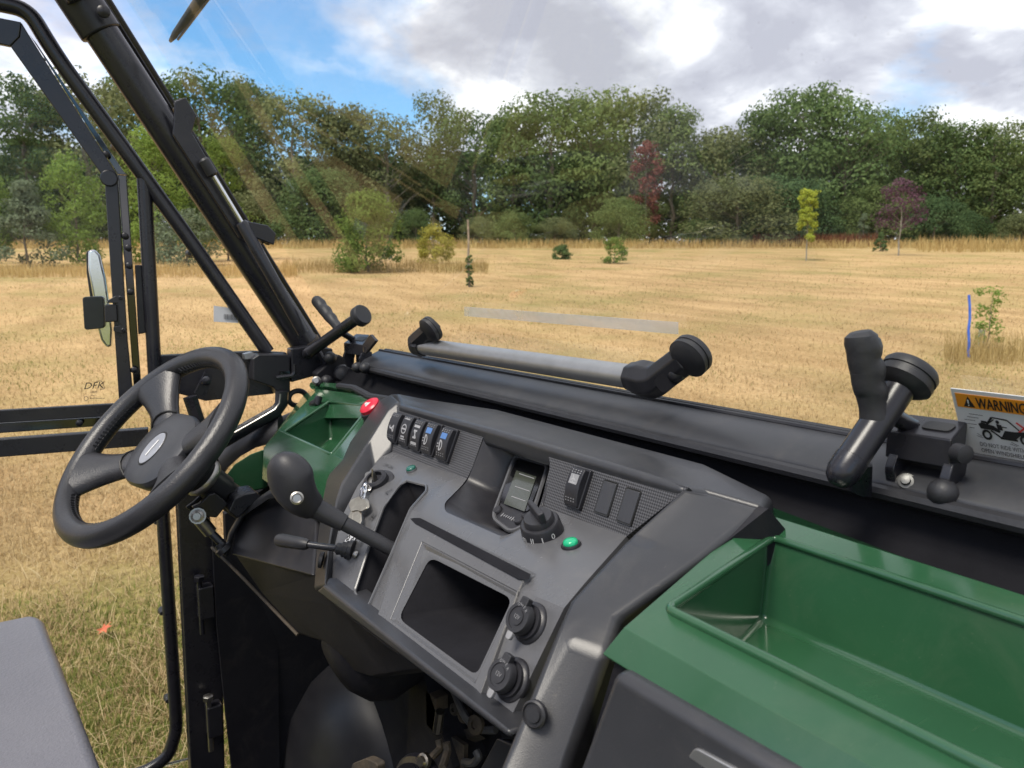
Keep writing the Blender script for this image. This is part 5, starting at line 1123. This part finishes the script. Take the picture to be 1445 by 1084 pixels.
b = B(); b.prism([VX(x, y, -1.40) for x, y in [(446, 528), (478, 500), (500, 512), (490, 540), (452, 548)]], (-.03, 0, 0)); put('foot_bracket', b.mesh(), 'deep', pf, bevel=.004)
for x, y, r in ((484, 527, .018), (461, 538, .012), (450, 541, .009), (466, 505, .012)):
    b = B(); b.lathe(VX(x, y, -1.385), Vector((1, -.4, .2)), [(-.01, r), (.004, r), (.012, r*.8), (.016, r*.3), (.016, 0)], 16); put('rubber_buffer', b.mesh(), 'rubber', pf)
b = B(); b.lathe(VX(447, 538, -1.38), Vector((1, -.5, .3)), [(0, .009), (.004, .009), (.006, .006), (.010, .005), (.010, 0)], 12); put('foot_bolt', b.mesh(), 'steel', pf)
b = B(); b.tube([VX(x, y, -1.43) for x, y in [(398, 552), (397, 570), (390, 580), (350, 603), (300, 632), (270, 650)]], [(.013, .010)]*6, 8, flat=ZA); put('door_check_arm', b.mesh(), 'powder', door, bevel=0)
b = B(); b.tube([VX(x, y, -1.417) for x, y in [(395.5, 556), (394.5, 569), (388, 578), (350, 600), (300, 628)]], .0018, 6); put('check_arm_edge', b.mesh(), 'steel', door)
b = B(); b.tube([VX(x, y, -1.44) for x, y in [(268, 560), (285, 610), (300, 655)]], [(.014, .01)]*3, 8); put('door_stay', b.mesh(), 'powder', door)
b = B(); b.prism([VX(x, y, -1.45) for x, y in [(275, 555), (290, 525), (300, 532), (290, 560)]], (-.01, 0, 0)); b.lathe(VX(291, 538, -1.44), XA, [(0, .009), (.004, .008), (.006, .004), (.006, 0)], 12); put('stay_bracket', b.mesh(), 'powder', door)

# ================================================================== windscreen clamps and grab bar
def clamp(cap, knob, hnd0, hnd1, post0, post1, base_px, k, ycap, label):
    kp = G(*knob, off=-.002)
    c0 = VY(*cap, ycap); sd_ = (kp-c0).normalized()
    b = B(); b.tube([c0-sd_*.0105, c0-sd_*.0095, c0-sd_*.006, c0, c0+sd_*.012, c0+sd_*.0125, kp-sd_*.02, kp-sd_*.019, kp-sd_*.012], [.002, .0055, .0092, .0112, .0115, .0108, .0108, .0118, .0118], 20)
    arm = put('windscreen_clamp', b.mesh(), 'powder', label=label)
    b = B(); r = .0195; b.lathe(kp, -sd_, [(0, r*.9), (.003, r), (.007, r), (.0075, r*.95), (.0095, r*.95), (.010, r), (.014, r), (.017, r*.82), (.020, r*.6)], 32); put('glass_pad', b.mesh(), 'rubber', arm)
    t0 = min(max((VY(*hnd0, ycap+.02)-c0).dot(sd_), .01), .2); h0 = c0+sd_*t0
    h1 = VY(*hnd1, h0.y-.012); hd = (h1-h0); L_ = hd.length; hd.normalize(); gv = (sd_-hd*sd_.dot(hd)).normalized()
    path = []; rr_ = []
    for i in range(22):
        q_ = i/21; g_ = math.sin(max(0, q_-.28)*2*PI*4.2)*.0011 if .28 < q_ < .92 else 0
        path.append(h0+hd*L_*q_+gv*g_*.8); rr_.append((.0108-.0018*math.exp(-((q_-.2)/.15)**2)+g_*.5+.0008*q_)*(1 if q_ < .93 else (.92 if q_ < .97 else .6)))
    b = B(); b.tube(path, rr_, 16); put('grip', b.mesh(), 'rubber', arm)
    bx = [VY(x, y, d_) for x, y, d_ in base_px]   # near-left, far-left, far-right, near-right of the bracket top
    b = B(); b.prism(bx, (0, 0, -.020)); bk = put('bracket_block', b.mesh(), 'powder', arm, bevel=.0012)
    cc = sum(bx, Vector())/4; ux = (bx[3]-bx[0]); uy = (bx[1]-bx[0])
    b = B(); b.prism(rpoly([cc+ZA*.0006+ux*i+uy*j for i, j in ((-.06, -.2), (.38, -.2), (.38, .2), (-.06, .2))], .004), (0, 0, .0006)); put('bracket_slot', b.mesh(), 'ink', arm)
    b = B(); b.tube([c0.lerp(kp, .60)+ZA*-.002, cc-ux*.25+ZA*-.002], .0062, 12); put('post', b.mesh(), 'powder', arm)
    for i in (.06, .90):
        P0 = bx[0]+ux*i+uy*.3+ZA*-.018
        b = B(); b.prism(rpoly([P0+Vector((0, dy, dz)) for dy, dz in ((.012, .0), (-.008, 0), (-.014, -.012), (-.006, -.034), (.006, -.036), (.008, -.018))], .004), ux.normalized()*.007); put('bracket_leg', b.mesh(), 'powder', arm, bevel=.001)
    P0 = bx[0]+ux*.2+uy*.6+ZA*-.02
    b = B(); b.prism([P0+ux*i+ZA*j for i, j in ((0, 0), (.62, 0), (.66, -.05), (.0, -.05))], (0, .006, 0)); put('base_plate', b.mesh(), 'powder', arm, bevel=.001)
    return arm, bx, ux, uy
armR, bx, ux, uy = clamp((1189, 667), (1289, 519), (1236, 590), (1214, 468), None, None, [(1251, 607, .520), (1283, 584, .548), (1366, 594, .548), (1343, 621, .520)], 1, .468, 'black hand clamp on the passenger side of the windscreen sill')
b = B(); nb = Vector((.3, -.8, .5)); b.lathe(VY(1279, 682, .522), nb, [(0, .0072), (.0018, .0070), (.0022, .0056), (.0050, .0052), (.0054, .0034), (.0085, .0030), (.009, 0)], 24); put('nut', b.mesh(), mat('dull_zinc', (0.16, 0.16, 0.155), 0.45, 0.9, bump=(300, .2, .0005), var=(80, (.10, .10, .10), .05)), armR)
b = B(); b.lathe(VY(1331, 698, .520), nb, [(0, .010), (.006, .0098), (.011, .0075), (.0135, .004), (.014, 0)], 18); put('rubber_stop', b.mesh(), 'rubber', armR)
b = B(); b.lathe(VY(1356, 640, .520), Vector((1, -.4, 0)), [(-.004, .0065), (.004, .0065), (.005, .004), (.005, 0)], 14); put('pivot', b.mesh(), 'rubber', armR)
b = B(); b.tube([VY(1214, 652, .49), VY(1213, 694, .50)], [(.009, .004)]*2, 10, flat=XA); put('clamp_tab', b.mesh(), 'powder', armR)
armL, bx, ux, uy = clamp((434, 499), (513, 443), (474, 472), (445, 422), None, None, [(485, 484, .520), (503, 471, .548), (521, 472, .548), (512, 487, .520)], 1, .472, 'black hand clamp at the driver end of the windscreen sill')
b = B(); b.prism([VY(x, y, .512) for x, y in [(511, 487), (522, 472), (530, 481), (515, 500)]], (.0, .006, 0)); put('bracket_end', b.mesh(), 'powder', armL, bevel=.001)
for x, y in ((506, 519), (517, 520)):
    b = B(); b.lathe(VY(x, y, .512), Vector((.5, -.8, .2)), [(0, .010), (.006, .0098), (.011, .0075), (.0135, .004), (.014, 0)], 16); put('rubber_stop', b.mesh(), 'rubber', armL)
b = B(); b.tube([VY(452, 500, .50), VY(460, 517, .50)], [(.009, .004)]*2, 10, flat=XA); put('clamp_tab', b.mesh(), 'powder', armL)
# grab bar
g0 = VY(597, 489, .540); g1 = VY(893, 532, .540); gd = (g1-g0).normalized()
b = B(); b.tube([g0-gd*.01, g1+gd*.01], .0132, 24); gbar = put('grab_bar', b.mesh(), 'alu', label='satin aluminium grab bar across the windscreen')
def bracket(p, elbow_px, pad_px, sgn):
    pad = G(*pad_px, off=-.003); e_ = VY(*elbow_px, .540)
    b = B(); dr = (pad-e_).normalized()
    pth = [p-gd*sgn*.004, p+gd*sgn*.012, e_, e_+dr*.018, pad-dr*.012]
    pth = rounded(pth[:1]+[p+gd*sgn*.010, e_, pad-dr*.010], .02, 5); nn_ = len(pth); b.tube(pth, [(.0160+.0045*math.sin(PI*i/(nn_-1)), .0160+.0025*math.sin(PI*i/(nn_-1))) for i in range(nn_)], 8, flat=ZA)
    o = put('end_bracket', b.mesh(), 'black', gbar, bevel=.003, seg=2, angle=20)
    r = .0205; b = B(); b.lathe(pad+GN*.001, -GN, [(0, r*.95), (.002, r), (.006, r), (.0065, r*.95), (.008, r*.95), (.0085, r), (.0125, r), (.0135, r*.9), (.016, r*.75)], 32); put('glass_pad', b.mesh(), 'rubber', gbar)
    return pad, e_
pad, e_ = bracket(g1, (925, 538), (980, 497), 1)
m_ = VY(951, 530, .530); sn = (EYE-m_).normalized(); lx = (pad-e_).normalized(); lx = (lx-sn*lx.dot(sn)).normalized(); ly = sn.cross(lx)
b = B(); b.prism(rpoly([m_+sn*.004+lx*i*.0195+ly*j*.0085 for i, j in ((-1, -1), (1, -1), (1, 1), (-1, 1))], .006), sn*.0006); put('screw_recess', b.mesh(), 'cloth', gbar)
b = B(); b.lathe(m_+sn*.002+lx*.003, sn, [(0, .0085), (.005, .0085), (.009, .006), (.0105, .003), (.0105, 0)], 18); put('bracket_screw', b.mesh(), 'black', gbar)
bracket(g0, (590, 482), (612, 462), -1)
# warning sticker on the glass
SO = G(1341, 548, -.006); sr = (G(1445, 560, -.006)-SO); sdn = (G(1353, 634, -.006)-SO); wS = sr.length*1.16; hS = sdn.length
sr.normalize(); sdn = (sdn-sr*sr.dot(sdn)).normalized(); sn_ = sr.cross(-sdn)
if sn_.dot(EYE-SO) < 0: sn_ = -sn_
def SP(u_, v_, off=0.0): return SO+sr*(u_*wS)+sdn*(v_*hS)+sn_*off
b = B(); b.prism([SP(0, 0), SP(1, 0), SP(1, 1), SP(0, 1)], -sn_*.0006); sk = put('warning_sticker', b.mesh(), 'paper', WS, smooth=False, label='white sticker with orange WARNING header')
b = B(); b.prism([SP(.045, .06, .0004), SP(.955, .06, .0004), SP(.955, .27, .0004), SP(.045, .27, .0004)], -sn_*.0003); put('sticker_header', b.mesh(), 'orange', WS, smooth=False)
b = B(); b.add([SP(.13, .25, .0006), SP(.27, .25, .0006), SP(.20, .085, .0006)], [(0, 1, 2)])
text_into(b, 'WARNING!', SP(.292, .245, .0005), sr, -sdn, hS*.225, fit=wS*.60)
text_into(b, 'WARNING!', SP(.298, .243, .0005), sr, -sdn, hS*.225, fit=wS*.60)
text_into(b, 'DO NOT RIDE WITH', SP(.5, .855, .0005), sr, -sdn, hS*.095, align='CENTER', fit=wS*.54); text_into(b, 'OPEN WINDSHIELD', SP(.5, .955, .0005), sr, -sdn, hS*.095, align='CENTER', fit=wS*.54)
def st_line(p, q, w_=.006):
    p, q = Vector(p), Vector(q); d_ = Vector((q.x-p.x, q.y-p.y)); n_ = Vector((-d_.y, d_.x)).normalized()*w_
    b.add([SP(p.x-n_.x, p.y-n_.y*1.3, .0006), SP(q.x-n_.x, q.y-n_.y*1.3, .0006), SP(q.x+n_.x, q.y+n_.y*1.3, .0006), SP(p.x+n_.x, p.y+n_.y*1.3, .0006)], [(0, 1, 2, 3)])
def st_poly(pts): b.add([SP(x, y, .0007) for x, y in pts], [tuple(range(len(pts)))])
for y, x0, x1 in ((.36, .17, .34), (.41, .14, .28), (.46, .10, .23), (.52, .11, .24), (.58, .14, .20)): st_line((x0, y), (x1, y), .003)
st_poly([(.26, .50), (.30, .47), (.45, .50), (.52, .57), (.50, .60), (.42, .57), (.28, .57)])
st_poly([(.30, .44), (.37, .44), (.38, .48), (.30, .47)])
st_poly([(.52, .66), (.57, .55), (.68, .55), (.80, .53), (.86, .58), (.86, .62), (.74, .60), (.68, .67)])
st_line((.36, .50), (.44, .37), .012); st_line((.44, .37), (.62, .385), .008); st_line((.62, .385), (.74, .52), .008); st_line((.40, .58), (.52, .68), .010); st_line((.50, .68), (.70, .68), .012); st_line((.38, .48), (.46, .40), .006)
st_poly([(.50+.022*math.cos(2*PI*i/10), .43+.03*math.sin(2*PI*i/10)) for i in range(10)]); st_poly([(.48, .46), (.54, .47), (.55, .55), (.49, .56)]); st_line((.53, .50), (.60, .50), .006)
for cx_ in (.345, .79):
    for i in range(20):
        a_, c_ = 2*PI*i/20, 2*PI*(i+1)/20
        b.add([SP(cx_+r*.060*math.cos(t), .655+r*.082*math.sin(t), .0009) for t, r in ((a_, 1), (c_, 1), (c_, .55), (a_, .55))], [(0, 1, 2, 3)])
for x0, y0, x1, y1 in ((.22, .66, .27, .70), (.21, .70, .28, .72), (.60, .75, .68, .77), (.62, .72, .70, .76)): st_line((x0, y0), (x1, y1), .003)
put('sticker_print', b.mesh(fix=False), 'ink', WS, smooth=False)
b = B(); st_line((.72, .40), (.88, .54), .010); st_line((.87, .40), (.73, .55), .010); put('sticker_cross', b.mesh(fix=False), 'redink', WS, smooth=False)
b = B(); st_line((.20, .13), (.20, .19), .008); st_line((.20, .205), (.20, .225), .008)
for i in range(len(b.v)): b.v[i] = tuple(Vector(b.v[i])+sn_*.0006)
put('sticker_mark', b.mesh(fix=False), 'white', WS, smooth=False)

# ================================================================== front body, wheels (outside the glass, low)
b = B(); b.prism([Vector((X, y, z)) for X in (-1.36,) for y, z in ((.60, 1.27), (.60, .55), (1.45, .55), (1.50, .90), (1.35, 1.05), (.95, 1.18))], (1.22, 0, 0)); put('bonnet', b.mesh(), 'green', bevel=.04, seg=4)
for X, Y in ((-1.42, 1.0), (-.08, 1.0), (-1.42, -.95), (-.08, -.95)):
    b = B(); b.lathe(Vector((X-.11, Y, .33)), XA, [(0, .20), (.01, .29), (.04, .325), (.11, .33), (.18, .325), (.21, .29), (.22, .20)], 32); w_ = put('wheel', b.mesh(), 'rubber')
    b = B(); b.lathe(Vector((X-.112, Y, .33)), XA, [(0, .05), (.005, .16), (.03, .19), (.19, .19), (.219, .16), (.224, .05), (.224, 0)], 24); put('rim', b.mesh(), 'alu', w_)
b = B(); b.box((-.75, -.95, .72), (XA, YA, ZA), (.70, .55, .22)); put('cargo_bed', b.mesh(), 'green', bevel=.02)

# ================================================================== key ring hanging from the ignition
kp = ic+inn_*.017
kr = bpy.data.objects.new('key_bunch', None); COL.objects.link(kr); kr.location = kp
tag(kr, 'bunch of worn metal keys hanging from the ignition switch on a steel ring', 'keys'); KI = Matrix.Translation(-kp)
def kput(name, me, m, bevel=0): o = put(name, me, m, VEH, bevel=bevel); o.parent = kr; o.matrix_parent_inverse = KI; return o
kY = kp.y-.006
_ka = on_dash(519, 668, .012)[0]; _kb = on_dash(499, 742, .009)[0]; _kn = (_kb-_ka).cross(XA).normalized(); _kn = _kn if _kn.y < 0 else -_kn
def KY(x, y, d_=0): return VP(x, y, _ka-_kn*d_, _kn)
b = B(); b.prism(rpoly([KY(x, y) for x, y in [(515, 668), (520, 665), (522, 668), (521, 690), (516, 694), (513, 690)]], .003), (.002, .002, 0)); kput('key_head', b.mesh(), 'steel', .0006)
b = B(); b.tube([KY(514+2.4*math.cos(t)+(-2.0)*math.sin(t)*1, 692+9.5*math.sin(t), -.002) for t in [2*PI*k/24 for k in range(24)]], .0013, 6, closed=True); kput('split_ring', b.mesh(), 'chrome')
b = B(); b.tube([KY(511.5+3.2*math.cos(t), 697+8*math.sin(t), -.003) for t in [2*PI*k/24 for k in range(24)]], .0012, 6, closed=True); kput('split_ring', b.mesh(), 'chrome')
b = B(); b.prism(rpoly([KY(x, y, -.004) for x, y in [(495, 705), (508, 700), (516, 706), (518, 716), (510, 722), (503, 720), (495, 722), (492, 712)]], .003), (.001, .003, 0)); kput('key_head', b.mesh(), 'brass', .0006)
for q_ in ([(500, 718), (505, 719), (503, 738), (500, 744), (497, 742), (498, 730)], [(496, 718), (500, 718), (495, 736), (491, 738), (489, 735)], [(504, 718), (507, 718), (508, 735), (505, 741), (503, 738)]):
    b = B(); b.prism([KY(x, y, -.003) for x, y in q_], (.001, .002, 0)); kput('key_blade', b.mesh(), 'brass', .0004)
